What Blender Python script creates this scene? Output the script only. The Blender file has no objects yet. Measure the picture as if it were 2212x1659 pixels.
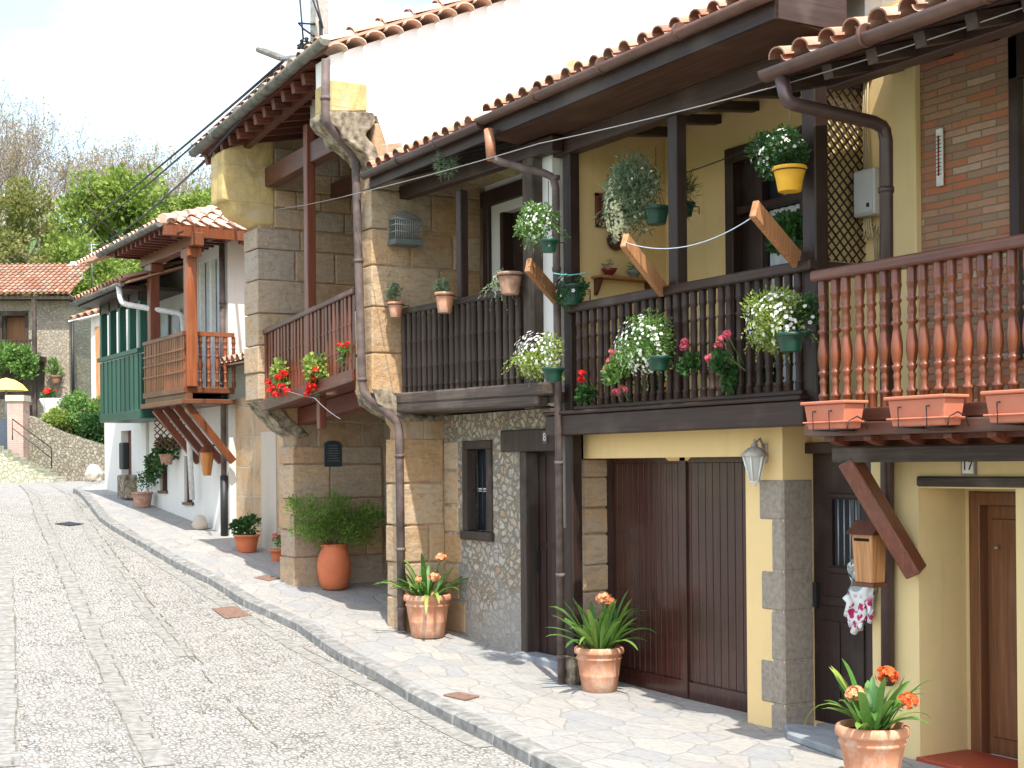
import bpy, bmesh, math, random
from mathutils import Vector, Matrix
random.seed(7)
S = bpy.context.scene
COL = S.collection
rad = math.radians
# ------------------------------------------------------------------ camera
F, CX, HY, RHO, H = 3000., 1106., 1001., .009, 2.2
PH = math.atan(1786 / F)
Rv = Vector((math.sin(PH), math.cos(PH), 0)); FW = Vector((-math.cos(PH), math.sin(PH), 0)); Zv = Vector((0, 0, 1))
RT = Rv * math.cos(RHO) - Zv * math.sin(RHO); UP = Zv * math.cos(RHO) + Rv * math.sin(RHO)
cam = bpy.data.objects.new('camera', bpy.data.cameras.new('camera')); COL.objects.link(cam); S.camera = cam
cam.data.sensor_width = 36; cam.data.lens = 36 * F / 2212; cam.data.shift_y = (HY - 829.5) / 2212
cam.data.clip_end = 2000; cam.data.clip_start = .1
M3 = Matrix((RT, UP, -FW)).transposed()
cam.matrix_world = Matrix.Translation((0, 0, H)) @ M3.to_4x4()
# ------------------------------------------------------------------ sky, sun, exposure
SUN = Vector((.58, -.2, 1)).normalized()                      # towards the sun
W = bpy.data.worlds.new('World'); S.world = W; W.use_nodes = True
nt = W.node_tree; bg = nt.nodes['Background']
sky = nt.nodes.new('ShaderNodeTexSky'); sky.sky_type = 'NISHITA'; sky.sun_disc = False
sky.sun_elevation = math.asin(SUN.z); sky.sun_rotation = math.atan2(SUN.x, SUN.y)
sky.air_density = 1.3; sky.dust_density = 2.5
tc = nt.nodes.new('ShaderNodeTexCoord'); mp = nt.nodes.new('ShaderNodeMapping'); mp.inputs['Scale'].default_value = (1, 1, 2.6)
nz = nt.nodes.new('ShaderNodeTexNoise'); nz.inputs['Scale'].default_value = 2.6; nz.inputs['Detail'].default_value = 6; nz.inputs['Roughness'].default_value = .55
rp = nt.nodes.new('ShaderNodeValToRGB'); rp.color_ramp.elements[0].position = .46; rp.color_ramp.elements[0].color = (.06, .06, .06, 1); rp.color_ramp.elements[1].position = .80
rp.color_ramp.elements[1].color = (.95, .95, .95, 1)
mx = nt.nodes.new('ShaderNodeMixRGB'); mx.inputs['Color2'].default_value = (6.6, 6.9, 7.1, 1)
nt.links.new(tc.outputs['Generated'], mp.inputs['Vector']); nt.links.new(mp.outputs[0], nz.inputs['Vector']); nt.links.new(nz.outputs['Fac'], rp.inputs[0])
nt.links.new(rp.outputs[0], mx.inputs['Fac']); nt.links.new(sky.outputs[0], mx.inputs['Color1']); nt.links.new(mx.outputs[0], bg.inputs['Color'])
bg.inputs['Strength'].default_value = .15
sl = bpy.data.lights.new('sun', 'SUN'); sl.energy = 3.0; sl.angle = rad(.53); sl.color = (1, .955, .88)
so = bpy.data.objects.new('sun', sl); COL.objects.link(so); so.rotation_euler = (-SUN).to_track_quat('-Z', 'Y').to_euler(); so.location = (5, -5, 20)
S.view_settings.view_transform = 'Standard'; S.view_settings.look = 'None'; S.view_settings.gamma = 1
S.view_settings.exposure = 1.32
# ------------------------------------------------------------------ pixel -> point
def ray(px, py): return FW + RT * ((px - CX) / F) + UP * ((HY - py) / F)
def at(px, py, X=None, Y=None, Z=None, W=None):
    r = ray(px, py)
    k = X / r.x if X is not None else Y / r.y if Y is not None else (Z - H) / r.z if Z is not None else W
    return Vector((0, 0, H)) + r * k
def ppm(p): return F / (Vector(p) - Vector((0, 0, H))).dot(FW)   # picture units per metre at p
GP = [(-90, 2.0), (-46, 1.86), (-36, 1.80), (-30.4, 1.70), (-22.3, .93), (-18.4, .5), (-14.5, .18), (-12.6, .08), (-11, 0), (80, 0)]
def lerp_tab(T, x):
    if x <= T[0][0]: return T[0][1]
    for (a, b), (c, d) in zip(T, T[1:]):
        if x <= c: return b + (d - b) * (x - a) / (c - a)
    return T[-1][1]
def gz(x): return (lerp_tab(GP, x - .7) + lerp_tab(GP, x) + lerp_tab(GP, x + .7)) / 3
KP = [(-60, 12.6), (-45, 12.5), (-37, 11.5), (-34.5, 8.6), (-32.5, 7.6), (-27.3, 6.8), (-25.8, 6.56), (-23.8, 6.47), (-21.4, 6.4), (-19.9, 6.42), (-19.1, 6.48), (-17.9, 6.34), (-17, 6.36), (-16, 6.40), (-15.1, 6.28), (-14.2, 6.13), (-13, 6.07), (-11.9, 5.9), (-10.2, 5.72), (-8.7, 5.45), (-5, 4.9), (12, 3.2)]
def ky(x): return (lerp_tab(KP, x - .3) + lerp_tab(KP, x) + lerp_tab(KP, x + .3)) / 3
def gpt(px, py, off=0.):
    r = ray(px, py); k = 3.
    while k < 150:
        if H + r.z * k < gz(r.x * k) + off: break
        k += .01
    return Vector((0, 0, H)) + r * k
# ------------------------------------------------------------------ material helpers
class NT:
    def __init__(s, name, rough=.7, spec=.3, metal=0):
        s.m = bpy.data.materials.new(name); s.m.use_nodes = True; s.t = s.m.node_tree; s.b = s.t.nodes['Principled BSDF']
        s.b.inputs['Roughness'].default_value = rough; s.b.inputs['Specular IOR Level'].default_value = spec; s.b.inputs['Metallic'].default_value = metal
    def n(s, ty, **k):
        o = s.t.nodes.new('ShaderNode' + ty)
        for a, v in k.items():
            if a[0] == '_': setattr(o, a[1:], v)
            else:
                i = o.inputs[a.replace('__', ' ')] if not a.startswith('i') or not a[1:].isdigit() else o.inputs[int(a[1:])]
                if hasattr(v, 'is_output'): s.t.links.new(v, i)
                else:
                    if isinstance(v, tuple) and len(v) == 3 and i.type == 'RGBA': v = v + (1,)
                    i.default_value = v
        return o
    def co(s, sc=(1, 1, 1), gen='Object'):
        return s.n('Mapping', Vector=s.n('TexCoord').outputs[gen], Scale=sc).outputs[0]
    def noise(s, v, sc, det=4, ro=.55, dist=0): return s.n('TexNoise', Vector=v, Scale=float(sc), Detail=float(det), Roughness=ro, Distortion=float(dist)).outputs['Fac']
    def ramp(s, f, *st):
        o = s.n('ValToRGB', i0=f); e = o.color_ramp.elements
        while len(e) < len(st): e.new(.5)
        for q, (p, c) in zip(e, st): q.position = p; q.color = (c + (1,)) if isinstance(c, tuple) else (c, c, c, 1)
        return o.outputs[0]
    def mix(s, f, a, b, ty='MIX'): return s.n('MixRGB', _blend_type=ty, i0=f, i1=a, i2=b).outputs[0]
    def math(s, op, a, b=0.): return s.n('Math', _operation=op, i0=a, i1=b).outputs[0]
    def bump(s, h, st=.3, d=.02): s.t.links.new(s.n('Bump', Height=h, Strength=st, Distance=d).outputs[0], s.b.inputs['Normal'])
    def col(s, c):
        if hasattr(c, 'is_output'): s.t.links.new(c, s.b.inputs['Base Color'])
        else: s.b.inputs['Base Color'].default_value = c + (1,)
        return s.m
    def uv(s, flip=False):                                   # wall coordinates: along the wall, up, 0
        x = s.n('SeparateXYZ', Vector=s.n('TexCoord').outputs['Object'])
        return s.n('CombineXYZ', X=s.math('ADD', x.outputs[0], x.outputs[1]), Y=x.outputs[2]).outputs[0]
def tint(c, k): return tuple(min(1, v * k) for v in c)
def m_wood(name, c, ax=2, rough=.5, spec=.35, wear=.25, wc=(.32, .27, .22)):
    t = NT(name, rough, spec); sc = [38, 38, 38]; sc[ax] = 1.6
    g = t.noise(t.co(tuple(sc)), 1, 5, .6, .4); b = t.noise(t.co(), 1.7, 3)
    c1 = t.ramp(g, (.25, tint(c, .55)), (.55, c), (.8, tint(c, 1.5)))
    rv = t.ramp(t.n('ObjectInfo').outputs['Random'], (0, .72), (1, 1.25)); c1 = t.mix(1., c1, rv, 'MULTIPLY'); c2 = t.mix(t.ramp(b, (.52, 0), (.8, wear)), c1, wc)
    t.bump(g, .35, .006); return t.col(c2)
def m_plaster(name, c, st=.25, dirt=(.4, .33, .25), rough=.85, bump=.25):
    t = NT(name, rough, .15); a = t.noise(t.co((1, 1, .45)), 1.1, 6, .62); b = t.noise(t.co(), 9, 5); d = t.noise(t.co(), 60, 3)
    c1 = t.mix(t.ramp(a, (.5, 0), (.85, st)), t.mix(t.ramp(b, (.3, 0), (.8, .18)), c, tint(c, .8)), dirt)
    s_ = t.noise(t.co((5, 5, .5)), 1.3, 5, .65, .3); c1 = t.mix(t.ramp(s_, (.55, 0), (.78, min(.6, st * 1.6))), c1, dirt); e = t.noise(t.co(), .7, 3); c1 = t.mix(t.ramp(e, (.45, 0), (.65, .22)), c1, tint(c, 1.12))
    t.bump(t.math('ADD', t.math('ADD', b, t.math('MULTIPLY', d, .35)), t.math('MULTIPLY', e, 2.)), bump, .012); return t.col(c1)
def m_plain(name, c, rough=.5, spec=.4, metal=0, var=.12, sc=12, bump=0):
    t = NT(name, rough, spec, metal); n_ = t.noise(t.co(), sc, 4)
    if bump: t.bump(n_, bump, .01)
    return t.col(t.mix(t.ramp(n_, (.3, 0), (.75, 1.)), tint(c, 1 - var), tint(c, 1 + var)))
def m_ashlar(name, ca, cb, mort, bw=.62, rh=.36, grey=(.3, .28, .25), ms=.012, dist=.05):
    t = NT(name, .9, .1); uv = t.uv(); wob = t.n('TexNoise', Vector=uv, Scale=2.2, Detail=4.).outputs['Color']
    v = t.n('VectorMath', _operation='ADD', i0=uv, i1=t.n('VectorMath', _operation='SCALE', i0=wob, Scale=dist).outputs[0]).outputs[0]
    br = t.n('TexBrick', _offset=.43, _squash=1.25, _squash_frequency=3, Vector=v, Color1=(0, 0, 0), Color2=(1, 1, 1), Mortar=(.5, .5, .5), Scale=1., i5=ms)
    br.inputs['Brick Width'].default_value = bw; br.inputs['Row Height'].default_value = rh; br.inputs['Mortar Smooth'].default_value = .35; br.inputs['Mortar Size'].default_value = ms
    a = t.noise(t.co(), 1.3, 5, .6); b = t.noise(t.co(), 14, 6, .65); e = t.noise(t.co((1, 1, 3)), 5, 5, .6, 1.)
    c1 = t.mix(br.outputs['Color'], ca, cb); c1 = t.mix(t.ramp(a, (.42, 0), (.7, .75)), c1, grey); c1 = t.mix(t.ramp(e, (.35, .0), (.7, .45)), c1, tint(ca, .62))
    c1 = t.mix(t.ramp(b, (.35, 0.), (.75, .3)), c1, tint(ca, 1.35)); st = t.noise(t.co((1, 1, .35)), 3.1, 6, .7, .6); c1 = t.mix(t.ramp(st, (.5, 0), (.68, .7)), c1, tint(ca, .45)); c1 = t.mix(t.ramp(t.noise(t.co(), 2.3, 5, .65), (.54, 0), (.7, .6)), c1, (.52, .45, .35)); c1 = t.mix(t.math('MULTIPLY', br.outputs['Fac'], .75), c1, mort)
    t.bump(t.math('SUBTRACT', t.math('MULTIPLY', b, .7), br.outputs['Fac']), .55, .02); return t.col(c1)
def m_rubble(name, cols, mort, sc=5.5, smear=None, rand=1., bumpd=.035):
    t = NT(name, .92, .1); uv = t.uv(); wob = t.n('TexNoise', Vector=uv, Scale=7., Detail=6., Roughness=.7).outputs['Color']
    v = t.n('VectorMath', _operation='ADD', i0=uv, i1=t.n('VectorMath', _operation='SCALE', i0=wob, Scale=.2).outputs[0]).outputs[0]
    v = t.n('Mapping', Vector=v, Scale=(1, 1.35, 1)).outputs[0]
    ed = t.n('TexVoronoi', _feature='DISTANCE_TO_EDGE', Vector=v, Scale=sc, Randomness=rand).outputs['Distance']
    ce = t.n('TexVoronoi', Vector=v, Scale=sc, Randomness=rand).outputs['Color']; k = t.n('SeparateColor', Color=ce).outputs[0]
    st = [(i / max(1, len(cols) - 1), c) for i, c in enumerate(cols)]; b = t.noise(t.co(), 22, 5, .6)
    c1 = t.mix(t.ramp(b, (.35, 0), (.7, .7)), t.ramp(k, *st), tint(mort, .6)); lim = t.ramp(t.math('ADD', ed, t.math('MULTIPLY', b, .05)), (.03, .9), (.15, 0.)); c1 = t.mix(t.ramp(t.noise(t.co(), 3.2, 5, .7), (.42, 0), (.68, .55)), c1, tint(mort, 1.25))
    if smear:
        z = t.n('SeparateXYZ', Vector=t.n('TexCoord').outputs['Object']).outputs[2]
        s_ = t.math('ADD', t.noise(t.co(), 1.6, 5, .6), t.math('MULTIPLY', z, -.22)); s_ = t.ramp(s_, (smear[0], 0.), (smear[0] + .2, .9)); c1 = t.mix(lim, c1, mort); c1 = t.mix(s_, c1, t.mix(b, smear[1], tint(smear[1], .7)))
        h = t.math('SUBTRACT', b, t.math('MULTIPLY', lim, t.math('SUBTRACT', 1.2, s_)))
    else: c1 = t.mix(lim, c1, mort); h = t.math('SUBTRACT', t.math('MULTIPLY', b, .6), lim)
    t.bump(h, .8, bumpd); return t.col(c1)
def m_island(name, cols, rough=.6, spec=.3, trans=0., bump=0., sc=30, patch=None):
    t = NT(name, rough, spec); g = t.n('NewGeometry').outputs['Random Per Island']; n_ = t.noise(t.co(), sc, 4, .6)
    c1 = t.ramp(g, *[(i / max(1, len(cols) - 1), c) for i, c in enumerate(cols)]); c1 = t.mix(t.ramp(n_, (.35, 0), (.8, .4)), c1, tint(cols[0], .55))
    if patch: c1 = t.mix(t.ramp(t.noise(t.co(), patch[0], 4, .6), (.5, 0), (.7, patch[2])), c1, patch[1])
    if bump: t.bump(n_, bump, .01)
    t.col(c1)
    if trans:
        tr = t.n('BsdfTranslucent', Color=t.mix(.6, c1, tint(cols[-1], 1.5))); ms = t.n('MixShader', i0=trans, i1=t.b.outputs[0], i2=tr.outputs[0])
        t.t.links.new(ms.outputs[0], t.t.nodes['Material Output'].inputs[0])
    return t.m
# ------------------------------------------------------------------ materials
DB = (.036, .018, .0135)
W_DARK = m_wood('dark_brown_wood', DB, 2, wear=.12); W_DARKX = m_wood('dark_brown_beam', DB, 0, wear=.16); W_DARKY = m_wood('dark_rafter', (.045, .026, .02), 1)
W_GREY = m_wood('weathered_wood', (.058, .043, .035), 2, .7, .2, .35); W_GREYX = m_wood('weathered_beam', (.072, .054, .045), 0, .75, .2, .35)
W_RED = m_wood('red_brown_wood', (.155, .045, .024), 2, .38, .5, .1); W_REDX = m_wood('red_brown_beam', (.105, .036, .022), 0, .4, .5, .25)
W_TURN = m_wood('varnished_turned_wood', (.17, .046, .016), 2, .28, .6, .0)
W_REDD = m_wood('red_stained_boards', (.13, .042, .028), 1, .5, .3, .15)
W_OR = m_wood('orange_brown_wood', (.20, .06, .022), 2, .4, .4, .15); W_ORX = m_wood('orange_brown_beam', (.18, .06, .026), 0, .4, .4, .15)
W_PROP = m_wood('raw_plank', (.36, .17, .075), 2, .6, .3, .3, (.5, .36, .22)); W_DOOR = m_wood('honey_door_wood', (.16, .065, .028), 2, .35, .5, .1)
W_GAR = m_wood('wine_brown_door_paint', (.046, .0145, .011), 2, .22, .6, .45, (.11, .05, .032)); W_BOX = m_wood('mailbox_wood', (.42, .20, .075), 2, .45, .4, .1)
W_GREEN = m_wood('green_painted_wood', (.02, .085, .062), 2, .4, .4, .2, (.12, .25, .2)); W_SOF = m_wood('soffit_boards', (.075, .036, .022), 0, .6, .2, .3, (.2, .15, .06))
P_YEL = m_plaster('yellow_plaster', (.76, .55, .265), .2, (.5, .33, .14)); P_CREAM = m_plaster('cream_plaster', (.70, .54, .275), .25, (.5, .4, .24))
P_WHITE = m_plaster('white_plaster', (.82, .80, .76), .16, (.6, .58, .52)); P_OLDW = m_plaster('stained_white_plaster', (.68, .66, .62), .5, (.36, .35, .36))
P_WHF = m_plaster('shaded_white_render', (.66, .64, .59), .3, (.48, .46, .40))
P_PALE = m_plaster('pale_pink_stone_render', (.46, .40, .33), .4, (.4, .3, .22))
ASH = m_ashlar('sandstone_ashlar', (.46, .275, .135), (.25, .21, .165), (.38, .335, .27), .66, .42, (.29, .27, .255), .018, .15)
ASH2 = m_ashlar('warm_sandstone', (.50, .34, .195), (.34, .21, .115), (.42, .36, .28), .8, .5, (.36, .32, .27), .014, .14)
YST = m_ashlar('yellow_sandstone', (.60, .44, .19), (.52, .38, .17), (.4, .33, .2), 1.1, .5, (.42, .36, .22), .006)
GST = m_plain('mossy_grey_corbel_stone', (.24, .20, .145), .95, .1, var=.75, sc=11, bump=1.); QST = m_plain('grey_quoin_stone', (.30, .255, .205), .95, .1, var=.22, sc=24, bump=.6)
RUB = m_rubble('limestone_rubble', [(.43, .31, .19), (.52, .44, .32), (.36, .33, .29), (.56, .50, .41), (.42, .25, .14)], (.39, .345, .28), 8.5, (.22, (.40, .375, .34)))
RUB2 = m_rubble('old_house_rubble', [(.36, .27, .17), (.46, .38, .27), (.30, .27, .23), (.5, .42, .3)], (.36, .32, .26), 7.)
RUBW = m_rubble('retaining_wall_rubble', [(.30, .27, .22), (.42, .37, .29), (.24, .22, .18), (.5, .45, .33)], (.2, .18, .13), 6.)
RUBD = m_rubble('ground_floor_blocks', [(.34, .22, .13), (.42, .29, .17), (.33, .3, .27), (.40, .24, .12)], (.38, .31, .23), 3.)
def brickwall():
    t = NT('old_thin_bricks', .9, .12); uv = t.uv(); wob = t.n('TexNoise', Vector=uv, Scale=4., Detail=3.).outputs['Color']
    v = t.n('VectorMath', _operation='ADD', i0=uv, i1=t.n('VectorMath', _operation='SCALE', i0=wob, Scale=.02).outputs[0]).outputs[0]
    br = t.n('TexBrick', _offset=.5, Vector=v, Color1=(0, 0, 0), Color2=(1, 1, 1), Mortar=(.5, .5, .5), Scale=1.)
    for k, x in (('Brick Width', .27), ('Row Height', .056), ('Mortar Size', .006), ('Mortar Smooth', .3)): br.inputs[k].default_value = x
    c1 = t.ramp(br.outputs['Color'], (0, (.46, .15, .07)), (.3, (.27, .17, .11)), (.55, (.38, .24, .15)), (.8, (.42, .14, .065)), (1, (.44, .33, .24)))
    a = t.noise(t.co(), 1.8, 4); b = t.noise(t.co(), 25, 5); c1 = t.mix(t.ramp(a, (.45, 0), (.7, .5)), c1, (.27, .20, .14)); c1 = t.mix(t.ramp(b, (.4, 0), (.8, .35)), c1, (.2, .15, .11))
    c1 = t.mix(t.math('MULTIPLY', br.outputs['Fac'], .85), c1, (.17, .14, .11)); t.bump(t.math('SUBTRACT', t.math('MULTIPLY', b, .5), br.outputs['Fac']), .6, .012); return t.col(c1)
BRK = brickwall()
TILE = m_island('terracotta_roof_tile', [(.38, .17, .11), (.50, .26, .17), (.44, .22, .15), (.54, .34, .24), (.34, .20, .15)], .85, .15, bump=.4, patch=(3, (.42, .33, .27), .75))
TILEW = m_island('bleached_roof_tile', [(.60, .36, .25), (.68, .47, .36), (.64, .42, .31), (.72, .54, .44)], .85, .15, bump=.4, patch=(2.5, (.55, .45, .36), .7))
TILEF = m_island('mossy_old_roof_tile', [(.30, .14, .09), (.40, .20, .13), (.34, .17, .115), (.46, .30, .21), (.22, .15, .11)], .9, .1, bump=.4, patch=(1.2, (.26, .22, .16), .8))
def m_pot():
    t = NT('terracotta_pot', .8, .15); a = t.noise(t.co((1, 1, .5)), 9, 6, .7); b = t.noise(t.co(), 40, 4); z = t.n('SeparateXYZ', Vector=t.n('TexCoord').outputs['Object']).outputs[2]
    c1 = t.mix(t.ramp(t.noise(t.co(), 5, 4), (.3, 0), (.75, 1.)), (.46, .20, .11), (.60, .30, .18)); c1 = t.mix(t.ramp(a, (.5, 0), (.68, .55)), c1, (.66, .56, .46)); c1 = t.mix(t.ramp(t.math('SUBTRACT', t.math('ADD', b, a), t.math('MULTIPLY', z, 5.)), (.7, 0), (1.1, .6)), c1, (.22, .15, .10))
    t.bump(b, .25, .006); return t.col(c1)
POT = m_pot(); URN = m_plain('smooth_red_clay', (.55, .155, .065), .6, .3, var=.12, sc=5)
OLDPOT = m_plain('old_clay_pot', (.42, .25, .18), .9, .1, var=.35, sc=16, bump=.3); PLAN = m_plain('terracotta_plastic', (.50, .17, .10), .55, .35, var=.06, sc=4)
GPOT = m_plain('dark_green_plastic', (.006, .05, .03), .4, .5, var=.1); YPOT = m_plain('mustard_yellow_plastic', (.80, .42, .03), .5, .4, var=.08); SOIL = m_plain('potting_soil', (.05, .035, .025), 1, .05, var=.4, sc=60, bump=.8)
def leafm(n, cols, tr=.3): return m_island(n, cols, .5, .35, tr)
L_DK = leafm('dark_green_leaf', [(.025, .075, .018), (.05, .13, .03), (.035, .10, .025)]); L_MID = leafm('mid_green_leaf', [(.08, .17, .035), (.13, .25, .05), (.18, .31, .08)])
L_YEL = leafm('yellow_green_leaf', [(.22, .30, .05), (.34, .40, .09), (.16, .26, .05)]); L_GREY = leafm('grey_green_leaf', [(.16, .22, .12), (.26, .32, .19), (.11, .17, .09)])
L_CLI = leafm('glossy_strap_leaf', [(.035, .12, .025), (.06, .18, .03), (.10, .24, .045), (.2, .3, .06)], .2); L_BUSH = leafm('urn_bush_leaf', [(.08, .17, .025), (.15, .26, .04), (.24, .36, .06), (.10, .20, .03)])
L_DRY = leafm('budding_twig_leaf', [(.38, .29, .19), (.45, .36, .2), (.35, .32, .18), (.42, .34, .26)], .45); L_SPR = leafm('spring_green_leaf', [(.17, .25, .04), (.26, .35, .06), (.34, .42, .09), (.12, .19, .035)], .4)
L_OLV = leafm('olive_leaf', [(.18, .21, .06), (.27, .28, .08), (.15, .19, .045), (.32, .29, .11)], .4); L_EVG = leafm('evergreen_leaf', [(.03, .06, .02), (.05, .09, .03), (.08, .13, .04)], .2)
def petm(n, a, b): return m_island(n, [a, b], .6, .2, .25, sc=50)
F_WH = petm('white_petal', (.80, .80, .72), (.85, .85, .82)); F_CR = petm('cream_petal', (.72, .70, .42), (.80, .78, .55)); F_RED = petm('red_petal', (.72, .01, .01), (.85, .04, .03)); F_PINK = petm('pink_petal', (.60, .03, .08), (.85, .26, .32))
F_OR = petm('salmon_orange_petal', (.70, .20, .06), (.85, .50, .30)); F_RO = petm('red_orange_petal', (.55, .04, .015), (.85, .24, .06)); F_MAG = petm('dark_pink_petal', (.6, .02, .09), (.7, .06, .15))
BARK = m_plain('grey_brown_bark', (.20, .155, .12), .9, .1, var=.35, sc=8, bump=.5); BARKL = m_plain('pale_twig_bark', (.34, .29, .265), .9, .1, var=.3, sc=5)
G_BRN = m_plain('brown_gutter_metal', (.15, .075, .055), .4, .5, var=.3, sc=6); G_RED = m_plain('red_brown_gutter_metal', (.115, .058, .042), .42, .5, var=.3, sc=6); G_GRY = m_plain('lichen_grey_gutter', (.15, .145, .125), .8, .2, var=.45, sc=8, bump=.3)
G_MAU = m_plain('mauve_brown_pipe', (.125, .092, .083), .65, .3, var=.45, sc=7, bump=.2); G_DKP = m_plain('dark_brown_pipe', (.06, .035, .032), .35, .5, var=.15); G_WHT = m_plain('weathered_white_pipe', (.6, .6, .58), .6, .3, var=.2)
IRON = m_plain('black_iron', (.02, .02, .022), .5, .4); STEEL = m_plain('galvanised_steel', (.35, .35, .34), .45, .5, .6, var=.2); GBOX = m_plain('grey_meter_box', (.42, .41, .39), .5, .3, var=.06, sc=3)
GLASS = NT('dark_window_glass', .06, .6).col((.03, .035, .045)); GLASSG = NT('frosted_lantern_glass', .25, .5).col((.45, .46, .42)); CURT = m_plain('white_curtain', (.55, .58, .60), .9, .1, var=.15, sc=5); SHUT = m_plain('cream_shutter_slats', (.62, .58, .45), .6, .2)
WMET = m_plain('white_painted_metal', (.75, .73, .68), .45, .4, var=.12); CONC = m_plain('pole_concrete', (.40, .38, .34), .9, .1, var=.25, sc=15, bump=.2); CABLE = m_plain('black_cable', (.025, .025, .03), .6, .3); CABLEW = m_plain('pale_cable', (.28, .26, .26), .6, .3); ROPE = m_plain('pale_blue_clothesline', (.45, .52, .60), .7, .2)
ROPEG = m_plain('turquoise_string', (.1, .45, .42), .7, .2); DARK = m_plain('dim_interior', (.015, .013, .012), .95, .05); REDT = m_plain('red_threshold_tile', (.33, .06, .03), .5, .3, var=.15); UMB = m_plain('yellow_parasol_cloth', (.78, .62, .16), .8, .1, var=.1)
STEPM = m_plain('blue_grey_step_slab', (.24, .255, .265), .85, .2, var=.25, sc=6, bump=.3); RUST = m_plain('rusty_iron_cover', (.20, .12, .085), .8, .3, var=.35, sc=25, bump=.4); SLATE = m_plain('dark_slate_plaque', (.03, .045, .055), .4, .4); NUM = m_plain('plate_white', (.7, .68, .62), .4, .4)
PINKB = m_ashlar('pink_brick_pillar', (.50, .32, .26), (.42, .26, .22), (.45, .38, .33), .24, .07, (.45, .35, .3), .01, .01); GRASS = m_island('grass_bank', [(.06, .12, .025), (.10, .18, .04)], .9, .1, sc=3)
def m_cobble():
    t = NT('limestone_cobbles', .85, .2); v0 = t.co(); wob = t.n('TexNoise', Vector=v0, Scale=2., Detail=2.).outputs['Color']
    v = t.n('VectorMath', _operation='ADD', i0=v0, i1=t.n('VectorMath', _operation='SCALE', i0=wob, Scale=.12).outputs[0]).outputs[0]
    v = t.n('Mapping', Vector=v, Rotation=(0, 0, rad(9)), Scale=(1.0, 1.5, .01)).outputs[0]
    ed = t.n('TexVoronoi', _feature='DISTANCE_TO_EDGE', Vector=v, Scale=13.5, Randomness=.75).outputs['Distance']; ce = t.n('SeparateColor', Color=t.n('TexVoronoi', Vector=v, Scale=13.5, Randomness=.75).outputs['Color']).outputs[0]
    c1 = t.ramp(ce, (0, (0.281, 0.269, 0.244)), (.3, (0.344, 0.328, 0.297)), (.6, (0.306, 0.300, 0.285)), (.8, (0.356, 0.328, 0.300)), (1, (0.312, 0.269, 0.237)))
    a = t.noise(v0, .55, 5, .6); b = t.noise(v0, 30, 4); c1 = t.mix(t.ramp(b, (.3, 0), (.8, .35)), c1, (0.362, 0.344, 0.312)); c1 = t.mix(t.ramp(a, (.4, 0), (.7, .6)), c1, (0.275, 0.265, 0.244))
    p = t.noise(v0, 1.5, 4, .7); gap = t.mix(t.ramp(p, (.35, 0), (.65, 1.)), (0.094, 0.091, 0.075), (0.206, 0.200, 0.175)); mz = t.ramp(ed, (.03, 1.), (.13, 0.)); c1 = t.mix(t.math('MULTIPLY', mz, t.ramp(t.noise(v0, 7, 3), (.34, .15), (.56, 1.))), c1, gap)
    h = t.ramp(ed, (0., 0.), (.14, .8), (.4, 1.)); t.bump(t.math('ADD', h, t.math('MULTIPLY', b, .15)), .6, .02); return t.col(c1)
def m_flags():
    t = NT('sandstone_flags', .75, .25); v0 = t.co(); wob = t.n('TexNoise', Vector=v0, Scale=1.6, Detail=3.).outputs['Color']
    v = t.n('VectorMath', _operation='ADD', i0=v0, i1=t.n('VectorMath', _operation='SCALE', i0=wob, Scale=.25).outputs[0]).outputs[0]; v = t.n('Mapping', Vector=v, Rotation=(0, 0, rad(-20)), Scale=(1., 1.7, .01)).outputs[0]
    ed = t.n('TexVoronoi', _feature='DISTANCE_TO_EDGE', Vector=v, Scale=2.0, Randomness=1.).outputs['Distance']; ce = t.n('SeparateColor', Color=t.n('TexVoronoi', Vector=v, Scale=2.0, Randomness=1.).outputs['Color']).outputs[0]
    c1 = t.ramp(ce, (0, (0.275, 0.262, 0.244)), (.25, (0.336, 0.315, 0.281)), (.5, (0.262, 0.271, 0.276)), (.75, (0.360, 0.339, 0.303)), (1, (0.305, 0.300, 0.288)))
    a = t.noise(t.co((1, 2.5, 1)), 2.2, 6, .65, 1.); c1 = t.mix(t.ramp(a, (.4, 0), (.75, .6)), c1, (0.378, 0.354, 0.317)); b = t.noise(v0, 18, 5); c1 = t.mix(t.ramp(b, (.45, 0), (.75, .6)), c1, (0.220, 0.210, 0.195)); d = t.noise(t.co((1, 4, 1)), 3.3, 5, .7, 2.); c1 = t.mix(t.ramp(d, (.5, 0), (.62, .6)), c1, (0.232, 0.242, 0.250))
    mz = t.ramp(ed, (.006, 1.), (.022, 0.)); c1 = t.mix(t.math('MULTIPLY', mz, .45), c1, (0.183, 0.173, 0.156)); t.bump(t.math('ADD', t.math('MULTIPLY', mz, -1.), t.math('MULTIPLY', a, .7)), .5, .015); return t.col(c1)
COB = m_cobble(); FLAG = m_flags(); KERB = m_plain('grey_kerb_stone', (.235, .23, .215), .85, .2, var=.4, sc=9, bump=.4); STRIP = m_plain('paving_strip_stone', (.255, .245, .222), .85, .15, var=.3, sc=13, bump=.4)
def clothmat():
    t = NT('printed_white_cloth', .9, .1); v = t.co(); vo = t.n('TexVoronoi', Vector=v, Scale=22.).outputs['Distance']; n_ = t.noise(v, 6, 3)
    z = t.n('SeparateXYZ', Vector=v).outputs[2]; pk = t.math('MULTIPLY', t.ramp(vo, (.42, 1.), (.5, 0.)), t.ramp(t.math('MULTIPLY', z, -1.), (.3, 0.), (.36, 1.)))
    g = t.math('MULTIPLY', t.ramp(n_, (.57, 0.), (.6, .8)), 1.); return t.col(t.mix(pk, t.mix(g, (.72, .74, .72), (.20, .24, .22)), (.48, .03, .13)))
CLOTH = clothmat()
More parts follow.
